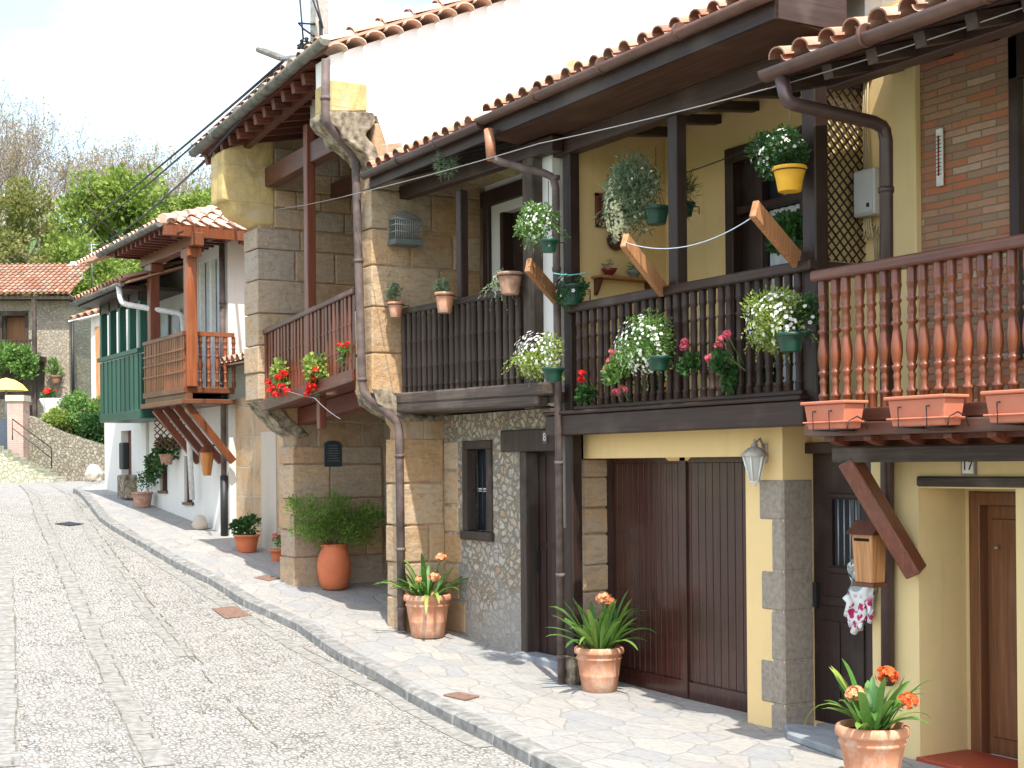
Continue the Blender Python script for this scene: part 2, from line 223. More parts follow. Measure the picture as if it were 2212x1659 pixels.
# ------------------------------------------------------------------ mesh builder
class MB:
    def __init__(s): s.v = []; s.f = []; s.s = []
    def add(s, vs, fs, sm=False):
        b = len(s.v); s.v += [tuple(v) for v in vs]; s.f += [tuple(b + i for i in f) for f in fs]; s.s += [sm] * len(fs); return s
    def hexa(s, p): return s.add(p, [(0, 3, 2, 1), (4, 5, 6, 7), (0, 1, 5, 4), (1, 2, 6, 5), (2, 3, 7, 6), (3, 0, 4, 7)])
    def box(s, x0, x1, y0, y1, z0, z1):
        x0, x1 = sorted((x0, x1)); y0, y1 = sorted((y0, y1)); z0, z1 = sorted((z0, z1))
        return s.hexa([(x0, y0, z0), (x1, y0, z0), (x1, y1, z0), (x0, y1, z0), (x0, y0, z1), (x1, y0, z1), (x1, y1, z1), (x0, y1, z1)])
    def bar(s, p, q, w, h, up=(0, 0, 1)):                     # beam between two points: w across, h along up
        p, q, up = Vector(p), Vector(q), Vector(up); d = (q - p).normalized(); a = d.cross(up).normalized() * (w / 2); b = a.cross(d).normalized() * (h / 2)
        return s.hexa([p - a - b, p + a - b, p + a + b, p - a + b, q - a - b, q + a - b, q + a + b, q - a + b])
    def quad(s, *p): return s.add(p, [tuple(range(len(p)))])
    def prism(s, poly, vec):
        n = len(poly); poly = [Vector(p) for p in poly]; vec = Vector(vec)
        return s.add(poly + [p + vec for p in poly], [tuple(range(n))[::-1], tuple(range(n, 2 * n))] + [(i, (i + 1) % n, n + (i + 1) % n, n + i) for i in range(n)])
    def tube(s, path, r, n=8, cap=True):
        P = [Vector(p) for p in path]; R_ = r if isinstance(r, (list, tuple)) else [r] * len(P); vs = []; fs = []; ref = None
        for i, p in enumerate(P):
            d = (P[min(i + 1, len(P) - 1)] - P[max(i - 1, 0)]).normalized()
            if ref is None: ref = Vector((0, 0, 1)) if abs(d.z) < .9 else Vector((1, 0, 0))
            a = d.cross(ref).normalized(); b = a.cross(d).normalized(); ref = b if abs(d.dot(b)) < .9 else ref
            vs += [p + (a * math.cos(2 * math.pi * k / n) + b * math.sin(2 * math.pi * k / n)) * R_[i] for k in range(n)]
        for i in range(len(P) - 1): fs += [(i * n + k, i * n + (k + 1) % n, (i + 1) * n + (k + 1) % n, (i + 1) * n + k) for k in range(n)]
        s.add(vs, fs, True)
        if cap: b = len(s.v) - len(vs); s.f += [tuple(b + k for k in range(n))[::-1], tuple(b + (len(P) - 1) * n + k for k in range(n))]; s.s += [False] * 2
        return s
    def lathe(s, c, prof, n=24, sq=1.):
        cx, cy, cz = c; vs = [(cx + r * math.cos(2 * math.pi * k / n), cy + r * sq * math.sin(2 * math.pi * k / n), cz + z) for r, z in prof for k in range(n)]
        return s.add(vs, [(i * n + k, i * n + (k + 1) % n, (i + 1) * n + (k + 1) % n, (i + 1) * n + k) for i in range(len(prof) - 1) for k in range(n)] , True).add([(cx, cy, cz + prof[0][1])] + vs[:n], [(0, 1 + (k + 1) % n, 1 + k) for k in range(n)])
    def wall(s, Y, th, X0, X1, Z0, Z1, holes=()):             # wall facing -Y with openings
        xs = sorted({X0, X1, *[h[0] for h in holes], *[h[1] for h in holes]}); zs = sorted({Z0, Z1, *[h[2] for h in holes], *[h[3] for h in holes]})
        xs = [x for x in xs if X0 <= x <= X1]; zs = [z for z in zs if Z0 <= z <= Z1]
        inh = lambda x, z: any(h[0] < x < h[1] and h[2] < z < h[3] for h in holes)
        solid = {(i, j): not inh((xs[i] + xs[i + 1]) / 2, (zs[j] + zs[j + 1]) / 2) for i in range(len(xs) - 1) for j in range(len(zs) - 1)}
        a, b = Y, Y + th
        for (i, j), ok in solid.items():
            if not ok: continue
            x0, x1, z0, z1 = xs[i], xs[i + 1], zs[j], zs[j + 1]
            s.quad((x0, a, z0), (x1, a, z0), (x1, a, z1), (x0, a, z1)); s.quad((x1, b, z0), (x0, b, z0), (x0, b, z1), (x1, b, z1))
            if not solid.get((i - 1, j)): s.quad((x0, b, z0), (x0, a, z0), (x0, a, z1), (x0, b, z1))
            if not solid.get((i + 1, j)): s.quad((x1, a, z0), (x1, b, z0), (x1, b, z1), (x1, a, z1))
            if not solid.get((i, j - 1)): s.quad((x0, b, z0), (x1, b, z0), (x1, a, z0), (x0, a, z0))
            if not solid.get((i, j + 1)): s.quad((x0, a, z1), (x1, a, z1), (x1, b, z1), (x0, b, z1))
        return s
    def build(s, name, mat, parent=None, bev=0., solid=0.):
        off = Vector((0, 0, 0)); p = parent
        while p is not None: off += p.location; p = p.parent
        me = bpy.data.meshes.new(name); me.from_pydata([(v[0] - off.x, v[1] - off.y, v[2] - off.z) for v in s.v], [], s.f); me.materials.append(mat)
        me.polygons.foreach_set('use_smooth', s.s); me.update()
        o = bpy.data.objects.new(name, me); COL.objects.link(o); o.parent = parent
        if solid: m = o.modifiers.new('thickness', 'SOLIDIFY'); m.thickness = solid
        if bev: m = o.modifiers.new('bevel', 'BEVEL'); m.width = bev; m.segments = 1; m.limit_method = 'ANGLE'
        return o
TX = bpy.data.textures.new('stone_noise', 'CLOUDS'); TX.noise_scale = .14; TX.noise_depth = 3
def m_block(name, cols, mo):
    t = NT(name, .9, .1); g = t.n('NewGeometry').outputs['Random Per Island']; v = t.co(); c1 = t.ramp(g, *[(i / (len(cols) - 1), c) for i, c in enumerate(cols)])
    a = t.noise(v, 2.2, 6, .7, .5); b = t.noise(v, 13, 6, .7); d = t.noise(t.co((1, 1, 4)), 6, 5, .65, .8)
    c1 = t.mix(t.ramp(a, (.45, 0), (.68, .65)), c1, mo); c1 = t.mix(t.ramp(d, (.48, 0), (.7, .55)), c1, tint(cols[1], .5)); c1 = t.mix(t.ramp(b, (.5, 0), (.78, .5)), c1, tint(cols[0], 1.4))
    t.bump(t.math('ADD', t.math('MULTIPLY', a, 1.5), b), .8, .025); return t.col(c1)
def blocks(X, th, yf, y1, z0, z1, mat, parent, seed, hr=(.34, .50), wr=(.38, .85)):
    rs = random.Random(seed); m = MB(); z = z0
    while z < z1 - .12:
        h = min(rs.uniform(*hr), z1 - z); h = z1 - z if z1 - z - h < .14 else h; y = yf; first = True
        while y < y1 - .03:
            w = min(rs.uniform(*wr), y1 - y); w = y1 - y if y1 - y - w < .18 else w; p = rs.uniform(.010, .026); g = rs.uniform(.005, .011); j = lambda: rs.uniform(-.006, .006)
            xa = X - th - p * .8 if first else X - .05; ya = y - (p if first else -g); yb = y + w - g; za, zb = z + g, z + h - g
            m.hexa([(xa, ya + j(), za + j()), (X + p, ya + j(), za + j()), (X + p + j(), yb + j(), za + j()), (xa, yb + j(), za + j()), (xa, ya + j(), zb + j()), (X + p + j(), ya + j(), zb + j()), (X + p, yb + j(), zb + j()), (xa, yb + j(), zb + j())]); y += w; first = False
        z += h
    o = m.build('stone_blocks', mat, parent); b = o.modifiers.new('bevel', 'BEVEL'); b.width = .016; b.segments = 2; b.limit_method = 'ANGLE'; return o
BL1 = m_block('weathered_sandstone_blocks', [(.50, .30, .15), (.38, .28, .19), (.54, .37, .21), (.35, .30, .25), (.46, .28, .16)], (.40, .345, .28)); BL2 = m_block('warm_sandstone_blocks', [(.47, .31, .17), (.42, .25, .12), (.52, .38, .24), (.36, .26, .17), (.46, .28, .13)], (.42, .37, .29))
def rough(o, vox=.045, st=.03):
    for m in list(o.modifiers): o.modifiers.remove(m)
    m = o.modifiers.new('remesh', 'REMESH'); m.mode = 'VOXEL'; m.voxel_size = vox; m.use_smooth_shade = True
    m = o.modifiers.new('weathering', 'DISPLACE'); m.texture = TX; m.texture_coords = 'LOCAL'; m.strength = st; m.mid_level = .72; return o
def tag(o, label, cat, group=None, kind=None):
    if label: o['label'] = label
    if cat: o['category'] = cat
    if group: o['group'] = group
    if kind: o['kind'] = kind
    return o
def empty(name, loc, label, cat, group=None):
    o = bpy.data.objects.new(name, None); COL.objects.link(o); o.location = loc; o.empty_display_size = .2; return tag(o, label, cat, group)
def struct(name, mb, mat, **k): return tag(mb.build(name, mat, None, **k), None, None, None, 'structure')
def copies(o, locs):                                          # more of one part, under the same parent
    for l in locs: c = o.copy(); COL.objects.link(c); c.parent = o.parent; c.location = o.location + Vector(l)
def unit(name, mat, parent, make, at_):                       # one part built round its own base point
    o = bpy.data.objects.new(name, None); mb = MB(); make(mb); me = mb.build(name, mat, None); bpy.data.objects.remove(o)
    off = Vector((0, 0, 0)); p = parent
    while p is not None: off += p.location; p = p.parent
    me.parent = parent; me.location = Vector(at_) - off; return me
def tiles(mb, O, e, L, u, run, pitch=.23, r=.078, course=.36, seg=6, over=.05, jit=.012, base=True):
    O, e, u = Vector(O), Vector(e).normalized(), Vector(u).normalized(); n = e.cross(u).normalized()
    if n.z < 0: n = -n
    nc = max(1, int(L / pitch)); nr = max(1, int(run / course))
    if base: mb.hexa([O - n * .03, O + e * L - n * .03, O + e * L + u * run - n * .03, O + u * run - n * .03, O, O + e * L, O + e * L + u * run, O + u * run])
    for i in range(nc):
        for j in range(nr + 1):
            s0 = j * course - (over if j == 0 else 0); s1 = min((j + 1) * course + .05, run + .05)
            if s1 - s0 < .08: continue
            for cov in (1, 0):
                c = O + e * ((i + .5) * pitch + (0 if cov else pitch / 2) + random.uniform(-jit, jit)) + n * ((.035 if cov else .06) + random.uniform(0, .008)); sg = 1 if cov else -1
                if not cov and i == nc - 1: continue
                a0, a1 = (r, r * .82) if cov else (r * .8, r * .95); l0, l1 = (.028, .0) if cov else (.012, -.004); vs = []; k0 = random.uniform(-.012, .012)
                for ss, rr, ll in ((s0 + k0, a0, l0), (s1, a1, l1)):
                    for k in range(seg + 1):
                        an = math.pi * k / seg; vs.append(c + u * ss + n * (ll + sg * rr * math.sin(an) * .85) - e * rr * math.cos(an))
                q = seg + 1; fs = [(k, k + 1, q + k + 1, q + k) for k in range(seg)]; b = len(mb.v); mb.add(vs, fs, True)
                if cov:                                        # thickness seen at the lower end
                    vi = [c + u * (s0 + k0) + n * (l0 + (rr_) * math.sin(math.pi * k / seg) * .85) - e * rr_ * math.cos(math.pi * k / seg) for rr_ in (a0, a0 - .014) for k in range(seg + 1)]
                    mb.add(vi, [(k, q + k, q + k + 1, k + 1) for k in range(seg)])
    return mb
def gutter(mb, p, q, r=.065, n=8, dn=(0, 0, -1)):
    p, q, dn = Vector(p), Vector(q), Vector(dn); d = (q - p).normalized(); a = d.cross(dn).normalized(); m = n + 1
    vs = [c + a * r * math.cos(math.pi * k / n) + dn * r * math.sin(math.pi * k / n) for c in (p, q) for k in range(m)]; mb.add(vs, [(k, m + k, m + k + 1, k + 1) for k in range(n)], True)
    for c in (p, q): mb.add([c + a * r * math.cos(math.pi * k / n) + dn * r * math.sin(math.pi * k / n) for k in range(m)], [tuple(range(m))])
    L = (q - p).length; k = int(L / .9)
    for i in range(1, k): mb.tube([p + d * (i * L / k - .012), p + d * (i * L / k + .012)], r * 1.06, 14)
    return mb
def text(name, body, size, loc, rot, mat, parent, ext=.002):
    cu = bpy.data.curves.new(name, 'FONT'); cu.body = body; cu.size = size; cu.align_x = 'CENTER'; cu.align_y = 'CENTER'; cu.extrude = ext
    t = bpy.data.objects.new(name, cu); COL.objects.link(t); bpy.context.view_layer.update()
    me = bpy.data.meshes.new_from_object(t.evaluated_get(bpy.context.evaluated_depsgraph_get())); bpy.data.objects.remove(t)
    me.materials.clear(); me.materials.append(mat); o = bpy.data.objects.new(name, me); COL.objects.link(o); off = Vector((0, 0, 0)); p = parent
    while p is not None: off += p.location; p = p.parent
    o.parent = parent; o.location = Vector(loc) - off; o.rotation_euler = rot; return o
# ================================================================== setting
uni0 = random.uniform
def sheet(mb, xs, ys_of):
    rows = [[Vector((x, y, z)) for (y, z) in ys_of(x)] for x in xs]; b = len(mb.v); n = len(rows[0]); mb.v += [tuple(p) for r in rows for p in r]
    for i in range(len(rows) - 1):
        for j in range(n - 1): mb.f.append((b + i * n + j, b + (i + 1) * n + j, b + (i + 1) * n + j + 1, b + i * n + j + 1)); mb.s.append(True)
XS = [-60 + .4 * i for i in range(181)]
g = MB(); sheet(g, [-700, -300, -150, -90, -70, -60, -50, -40, -32, -26, -20, -14, -8, 0, 20, 60, 200, 500], lambda x: [(y, gz(x) - .35) for y in (-600, -200, -60, -15, 0, 12, 40, 120, 400, 800)]); struct('ground', g, GRASS)
g = MB(); sheet(g, XS, lambda x: [(-14 + (ky(x) + 14) * k / 24, gz(x) - .13 - .04 * (1 - abs(2 * k / 24 - 1)) + (.02 if k == 24 else 0)) for k in range(25)]); struct('road', g, COB)
g = MB(); sheet(g, [x for x in XS if x > -60], lambda x: [(ky(x) + .12, gz(x)), (max(7, ky(x) + .2), gz(x) + .004), (max(9.6, ky(x) + .3), gz(x) + .01), (13, gz(x) + .01)]); struct('pavement', g, FLAG)
g = MB(); x = -35.
while x < 10:
    L_ = random.uniform(.75, 1.15); a, b = x, x + L_ - .012; j = random.uniform(-.006, .006)
    g.hexa([(a, ky(a), gz(a) - .25), (b, ky(b), gz(b) - .25), (b, ky(b) + .19, gz(b) - .25), (a, ky(a) + .19, gz(a) - .25), (a, ky(a) + j, gz(a) + .006), (b, ky(b) + j, gz(b) + .006), (b, ky(b) + .19, gz(b) + .006), (a, ky(a) + .19, gz(a) + .006)]); x += L_
struct('kerb', g, KERB, bev=.02)
def road_z(x, y): k = (y + 14) / (ky(x) + 14); return gz(x) - .13 - .04 * (1 - abs(2 * k - 1)) + (max(0, k - 23 / 24) * 24 * .02)
g = MB()
for pts, w in (([(50, 1049), (90, 1120), (140, 1225), (215, 1400), (307, 1590), (340, 1659)], .26), ([(109, 1045), (175, 1120), (255, 1240), (404, 1422)], .22), ([(155, 1092), (300, 1195), (470, 1300), (640, 1405), (829, 1504), (1050, 1625)], .20), ([(8, 1180), (15, 1380), (12, 1659)], .22)):
    P = [gpt(*p, off=-.15) for p in pts]; Q = []
    for a, b in zip(P, P[1:]):
        n = max(2, int((b - a).length / .42)); Q += [a.lerp(b, i / n) for i in range(n)]
    Q.append(P[-1])
    for i in range(len(Q) - 1):
        a, b = Q[i], Q[i + 1]; d = (b - a); d.z = 0; s_ = Vector((-d.y, d.x, 0)).normalized() * w / 2; c = a.lerp(b, .02); s0, s1, s2, s3 = [s_ * uni0(.78, 1.12) for _ in range(4)]
        g.quad(*[(v.x, v.y, road_z(v.x, v.y) + .006) for v in (c - s0, b - s1, b + s2, c + s3)])
struct('paving_strips', g, STRIP)
g = MB()
for pts in ([(62, 1060), (104, 1130), (156, 1235), (236, 1410), (330, 1600)], [(42, 1049), (76, 1120), (122, 1225), (192, 1400), (280, 1590), (312, 1659)], [(125, 1060), (200, 1140), (300, 1270), (440, 1440)], [(165, 1085), (320, 1195), (500, 1310), (670, 1415), (850, 1500), (1070, 1618)], [(215, 1180), (330, 1330), (480, 1500), (600, 1620)], [(28, 1250), (36, 1480), (30, 1655)]):
    P = [gpt(*p, off=-.15) for p in pts]
    for a, b in zip(P, P[1:]):
        n = max(2, int((b - a).length / .22)); s_ = Vector((-(b - a).y, (b - a).x, 0)).normalized()
        for i in range(n):
            if uni0(0, 1) < .35: continue
            w = uni0(.004, .012); o_ = s_ * uni0(-.015, .015); p, q = a.lerp(b, i / n) + o_, a.lerp(b, (i + .95) / n) + o_
            g.quad(*[(v.x, v.y, road_z(v.x, v.y) + .010) for v in (p - s_ * w, q - s_ * w, q + s_ * w, p + s_ * w)])
struct('mossy_joints', g, m_plain('mossy_joint_soil', (.17, .165, .13), .95, .05, var=.4, sc=8))
# rising ground behind the far house
g = MB(); sheet(g, [-260, -180, -130, -100, -85, -72], lambda x: [(y, 2 + (-72 - x) * .16 + max(0, 1 - abs(y - 60) / 120) * (-72 - x) * .08) for y in (-60, -20, 10, 30, 50, 80, 140, 240)]); struct('hillside', g, GRASS)
def yz(px, py, X): p = at(px, py, X=X); return (p.y, p.z)
def X_(px, Y, py=900): return at(px, py, Y=Y).x
def Z_(px, py, Y): return at(px, py, Y=Y).z
# ================================================================== house D: tall stone house between two party walls
XA, XB = -18.3, -14.8                                        # near faces of its two party walls
D = empty('stone_house', (-16.6, 7.4, gz(-16.6)), 'tall sandstone house with an open porch, red-brown balcony and bare stone party walls', 'house')
prof = [yz(*p, XA) for p in [(480, 345), (480, 430), (497, 438), (512, 460), (535, 472), (560, 492), (560, 868), (580, 884), (592, 905), (612, 925), (637, 945), (637, 1262)]]
prof = [(y, z) for y, z in prof]; zr = lambda y: 6.62 + (y - 6.4) * RS
_a = at(713, 118, X=XB); _b = at(1090, -2, X=XB); RS = (_b.z - _a.z) / (_b.y - _a.y)
prof[0] = (prof[0][0], 6.55 + (prof[0][0] - 6.4) * RS)
P1 = MB().prism([(XA, y, z) for y, z in prof[5:]] + [(XA, 12, .3), (XA, 12, prof[5][1]),], (-.5, 0, 0)).prism([(XA, prof[5][0], prof[5][1]), (XA, 12, prof[5][1]), (XA, 12, 6.55 + 5.6 * RS), (XA, prof[5][0] + .0, 6.55 + (prof[5][0] - 6.4) * RS)], (-.5, 0, 0)); rough(P1.build('party_wall', ASH, D))
cp = [(XA + .015, y, z) for y, z in prof[:5]]; yb = prof[5][0] + .24
rough(MB().prism(cp + [(XA + .015, prof[5][0] + .02, prof[5][1] + .03), (XA + .015, yb, prof[5][1] + .05), (XA + .015, yb, 6.55 + (yb - 6.4) * RS)], (-.53, 0, 0)).build('eaves_corbel', YST, D), .03, .02)
p2 = [yz(*p, XB) for p in [(806, 262), (806, 800), (806, 855), (818, 868), (838, 880), (860, 900), (875, 928), (875, 1362)]]
P2 = MB().prism([(XB, y, z) for y, z in p2] + [(XB, 12.5, .05), (XB, 12.5, p2[0][1])], (-.45, 0, 0)); rough(P2.build('party_wall', ASH2, D))
blk = [yz(*p, XB) for p in [(713, 172), (713, 242), (792, 242), (792, 183)]]
MB().prism([(XB + .02, y, z) for y, z in blk], (-.47, 0, 0)).build('eaves_block', YST, D, bev=.015)
cb = [yz(*p, XB) for p in [(703, 236), (806, 244), (812, 262), (806, 274), (788, 292), (800, 305), (812, 318), (818, 345), (835, 352), (830, 372), (806, 372), (788, 338), (762, 316), (738, 302), (728, 282), (712, 270), (700, 255)]]
rough(MB().prism([(XB + .05, y, z) for y, z in cb], (-.55, 0, 0)).build('eaves_corbel', GST, D), .018, .05)
cb = [yz(*p, XB) for p in [(800, 838), (835, 838), (862, 862), (885, 893), (955, 898), (955, 912), (880, 912), (868, 905), (840, 893), (812, 872)]]
rough(MB().prism([(XB + .04, y, z) for y, z in cb], (-.53, 0, 0)).build('balcony_corbel', GST, D), .018, .04)
for X, pts in ((XA, [(555, 866), (600, 866), (622, 900), (650, 925), (668, 942), (640, 948), (612, 930), (588, 905), (572, 886)]),):
    rough(MB().prism([(X + .03, *yz(*p, X)) for p in pts], (-.56, 0, 0)).build('balcony_corbel', GST, D), .018, .04)
gw = [yz(713, 120, XB), (15., yz(713, 120, XB)[1] + (15 - yz(713, 120, XB)[0]) * RS), (15., 8.08), (yz(850, 262, XB)[0], 5.70), (yz(812, 262, XB)[0] + .01, yz(812, 250, XB)[1]), (yz(713, 242, XB)[0] + .01, yz(713, 242, XB)[1])]
MB().prism([(XB + .006, y, z) for y, z in gw], (-.43, 0, 0)).build('gable_wall', P_WHITE, D)
MB().prism([(XB + .008, *yz(*p, XB)) for p in [(822, 312), (868, 306), (872, 322), (905, 326), (900, 345), (835, 372), (815, 380)]], (-.03, 0, 0)).build('exposed_quoins', ASH2, D, bev=.01)
zt1 = prof[5][1]; blocks(XA, .5, prof[6][0], 8.6, prof[6][1] + .02, prof[5][1], BL1, D, 3); blocks(XA, .03, yb + .01, 8.6, prof[5][1] + .01, 6.55 + (prof[5][0] - 6.4) * .2, BL1, D, 13, (.25, .4), (.25, .6))
blocks(XA, .5, prof[11][0], 8.7, gz(XA) - .05, prof[10][1] - .12, BL1, D, 5, (.36, .52)); blocks(XB, .45, p2[1][0], 8.4, p2[2][1] + .02, 5.62, BL2, D, 7, (.42, .6), (.5, .95)); blocks(XB, .45, p2[7][0], 7.86, gz(XB) - .02, p2[6][1] - .1, BL2, D, 9, (.36, .5), (.3, .55)); D_back = MB().wall(8.62, .25, XA, XB - .45, 2.9, 7.6, [(-16.9, -16.0, 3.3, 5.4)]).wall(8.72, .25, XA, XB - .45, .2, 2.9, [(-16.6, -15.6, .2, 2.35)])
D_back.build('back_wall', RUBD, D)
dd = MB().box(-16.6, -15.6, 8.8, 8.85, .2, 2.35).build('door', W_DARK, D); MB().box(-15.8, -15.77, 8.77, 8.8, 1.2, 1.32).build('handle', IRON, dd)
dd = MB().box(-16.9, -16.0, 8.72, 8.76, 3.3, 5.4).build('balcony_door', W_RED, D)
for i in range(5): pass
# roof
e_ = Vector((XB + .05 - (-19.35), 0, 6.99 - 6.64)); u_ = Vector((0, 1, RS)).normalized(); EO = Vector((-19.35, 6.36, 6.64))
RSs = .2; rf = tiles(MB(), EO + Vector((0, 0, .05)), e_, e_.length, u_, 9.6, .24, .082, .42, 5).build('roof', TILE, D)
es = e_ * ((XB - .44 + 19.35) / e_.x); MB().hexa([EO + Vector(v) for v in ((0, 0, -.02), (es.x, 0, es.z - .02), (es.x, 2.7, es.z - .02 + 2.7 * RSs), (0, 2.7, -.02 + 2.7 * RSs), (0, 0, .0), (es.x, 0, es.z), (es.x, 2.7, es.z + 2.7 * RSs), (0, 2.7, 2.7 * RSs))]).build('soffit', W_REDD, D)
r0 = unit('rafter', W_REDD, D, lambda m: m.bar((0, .05, -.09), (0, 2.6, -.09 + 2.6 * RSs), .10, .13), EO + e_ * .03)
copies(r0, [e_ * (.0715 * k) for k in range(1, 12)])
MB().bar(EO + Vector((.5, .32, -.11 + .32 * RSs)), EO + es + Vector((-.02, .32, -.11 + .32 * RSs)), .09, .14).build('purlin', W_REDX, D)
b0, b1 = at(565, 398, Y=6.98), at(800, 262, Y=6.98); MB().bar((XA + .0, b0.y + .05, b0.z + .05), (XB - .3, b1.y + .05, b1.z), .18, .26).build('eaves_beam', W_REDX, D, bev=.01)
MB().bar((XA, 8.0, b0.z - .05), (XB - .4, 8.0, b1.z - .1), .16, .2).build('inner_beam', W_REDX, D)
g_ = gutter(MB(), EO + Vector((-.06, -.07, .06)), EO + e_ + Vector((.1, -.07, .06)), .075); g_.build('gutter', G_GRY, D, solid=.006)
# verge tiles along the gable
vb = MB(); a = at(713, 118, X=XB); n_ = 30
for i in range(n_):
    c = Vector((XB - .34, a.y + .06 + i * .24, a.z + .0 + (.06 + i * .24) * RS + .03))
    vs = [c + Vector((dx, -.11 * math.cos(math.pi * k / 6), .065 * math.sin(math.pi * k / 6) * 1. + dx * -.0)) for dx in (0, .46) for k in range(7)]
    vs2 = [v + Vector((0, 0, -.016)) for v in vs]; vb.add(vs, [(k, k + 1, 8 + k, 7 + k) for k in range(6)], True); vb.add(vs2, [(k, 7 + k, 8 + k, k + 1) for k in range(6)], True); vb.add(vs[7:] + vs2[7:], [(k, k + 1, 8 + k, 7 + k) for k in range(6)])
u0 = Vector((0, 1, RS)).normalized(); nn = Vector((0, -RS, 1)).normalized()
for i in range(18):
    for dx in (-.1, -.33):
        c = Vector((XB + dx, a.y - .06, a.z + .115)) + u0 * (i * .42); vs = [c + u0 * (.46 * t) + nn * (.03 * (1 - t) + (.085 - .012 * t) * math.sin(math.pi * k / 7)) + Vector((-(.095 - .015 * t) * math.cos(math.pi * k / 7), 0, 0)) for t in (0, 1) for k in range(8)]
        vb.add(vs, [(k, k + 1, 9 + k, 8 + k) for k in range(7)], True)
vb.build('verge_tiles', TILEW, D)
def pipe(name, pts, r, mat, parent, bands=()):
    P = [Vector(p) for p in pts]; Q = [P[0]]
    for a, b, c in zip(P, P[1:], P[2:]):                       # rounded elbows
        k = min(.12, (b - a).length / 3, (c - b).length / 3); s0 = b + (a - b).normalized() * k; s1 = b + (c - b).normalized() * k
        Q += [s0, s0.lerp(b, .6).lerp(s1, .15), s1.lerp(b, .6).lerp(s0, .15), s1]
    Q.append(P[-1]); m = MB().tube(Q, r, 12)
    for z in bands:
        for a, b in zip(P, P[1:]):
            if min(a.z, b.z) < z < max(a.z, b.z): t = (a.z - z) / (a.z - b.z); c = a.lerp(b, t); m.tube([c - Vector((0, 0, .02)), c + Vector((0, 0, .02))], r * 1.18, 12)
    return m.build(name, mat, parent)
pipe('downpipe', [at(704, 128, Y=6.33), at(702, 265, Y=6.33), at(768, 338, Y=6.83), at(783, 850, Y=6.83), at(862, 912, Y=7.24), at(868, 1362, Y=7.24)], .05, G_MAU, D, (6.4, 4.6, 3.2, 1.2, .5, 2.3))
# D balcony
uni_ = random.uniform
def railing(parent, p, q, hr, spacing, maker, bmat, rmat, rail=(.09, .07), foot=None, inset=.0, skip=()):
    p, q = Vector(p), Vector(q); d = q - p; n = max(2, round(d.length / spacing)); b = unit('baluster', bmat, parent, lambda m: maker(m, hr), p + d * (.5 / n))
    copies(b, [d * ((k + uni_(-.05, .05)) / n) for k in range(1, n)])
    for c in parent.children:
        if c.name.startswith('baluster'): c.rotation_euler = (uni_(-.007, .007), uni_(-.009, .009), uni_(-.4, .4) if maker is not b_slat else uni_(-.06, .06))
    MB().bar(p + Vector((0, 0, hr + rail[1] / 2)) - d.normalized() * inset, q + Vector((0, 0, hr + rail[1] / 2)) + d.normalized() * inset, rail[0], rail[1]).build('handrail', rmat, parent, bev=.012)
    if foot: MB().bar(p + Vector((0, 0, foot / 2)), q + Vector((0, 0, foot / 2)), rail[0] * .7, foot).build('bottom_rail', rmat, parent, bev=.008)
def b_slat(m, h): m.box(-.034, .034, -.018, .018, 0, h).box(-.038, .038, -.023, .023, h * .3, h * .3 + .02).box(-.038, .038, -.023, .023, h * .62, h * .62 + .02)
def b_round(m, h): m.lathe((0, 0, 0), [(r * 1.35, z) for r, z in [(.024, 0), (.024, .06), (.030, .07), (.024, .085), (.026, h * .3), (.031, h * .31), (.026, h * .33), (.026, h * .62), (.031, h * .63), (.026, h * .65), (.024, h - .06), (.03, h - .05), (.024, h - .03), (.024, h)]], 10)
def b_turn(m, h):
    pr = [(0.030, 0), (.030, .10), (.034, .105), (.034, .12), (.020, .14), (.022, .20), (.027, .225), (.020, .245), (.021, .26), (.032, .285), (.032, .30), (.022, .31), (.028, .33), (.037, .40), (.036, .46), (.027, .54), (.021, .585), (.034, .60), (.034, .615), (.023, .63), (.028, .67), (.028, .70), (.021, .75), (.032, .765), (.032, .78), (.024, .79), (.028, .85), (.033, .885), (.035, .89), (.031, .90), (.031, 1.0)]
    m.lathe((0, 0, 0), [(r * 1.12, z * h) for r, z in pr], 14)
def b_turnB(m, h):
    pr = [(.024, 0), (.024, .10), (.030, .11), (.02, .13), (.021, .24), (.028, .26), (.022, .28), (.026, .36), (.022, .5), (.030, .52), (.022, .54), (.025, .62), (.022, .72), (.030, .74), (.021, .76), (.022, .86), (.030, .88), (.026, .9), (.026, 1)]
    m.lathe((0, 0, 0), [(r * 1.3, z * h) for r, z in pr], 10)
YD = 6.93; f0, f1 = at(572, 866, Y=YD), at(772, 798, Y=YD)
f0.x, f1.x = XA + .0, XB - .45; bl = MB().bar(f0 + Vector((0, 0, -.07)), f1 + Vector((0, 0, -.07)), .16, .15).build('balcony', W_REDX, D, bev=.01)
hD = (Z_(575, 705, YD) - f0.z + Z_(768, 630, YD) - f1.z) / 2 - .07
railing(bl, f0, f1, hD, .118, b_slat, W_RED, W_REDX, (.10, .07))
MB().hexa([(XA, YD + .08, f0.z - .12), (XB - .45, YD + .08, f1.z - .12), (XB - .45, 8.62, f1.z - .02), (XA, 8.62, f0.z - .02), (XA, YD + .08, f0.z - .06), (XB - .45, YD + .08, f1.z - .06), (XB - .45, 8.62, f1.z + .04), (XA, 8.62, f0.z + .04)]).build('floor_boards', W_REDD, bl)
MB().bar((XA, 7.5, f0.z - .22), (XB - .45, 7.5, f1.z - .22), .2, .22).build('floor_beam', W_REDD, bl)
xp = X_(668, YD); zf = f0.z + (f1.z - f0.z) * (xp - f0.x) / (f1.x - f0.x); MB().box(xp - .06, xp + .06, YD - .03, YD + .09, zf, 6.60).build('post', W_RED, D, bev=.01); MB().box(xp - .05, xp + .05, YD + .12, YD + .22, zf - .55, zf - .13).build('post_foot', W_RED, D, bev=.01)
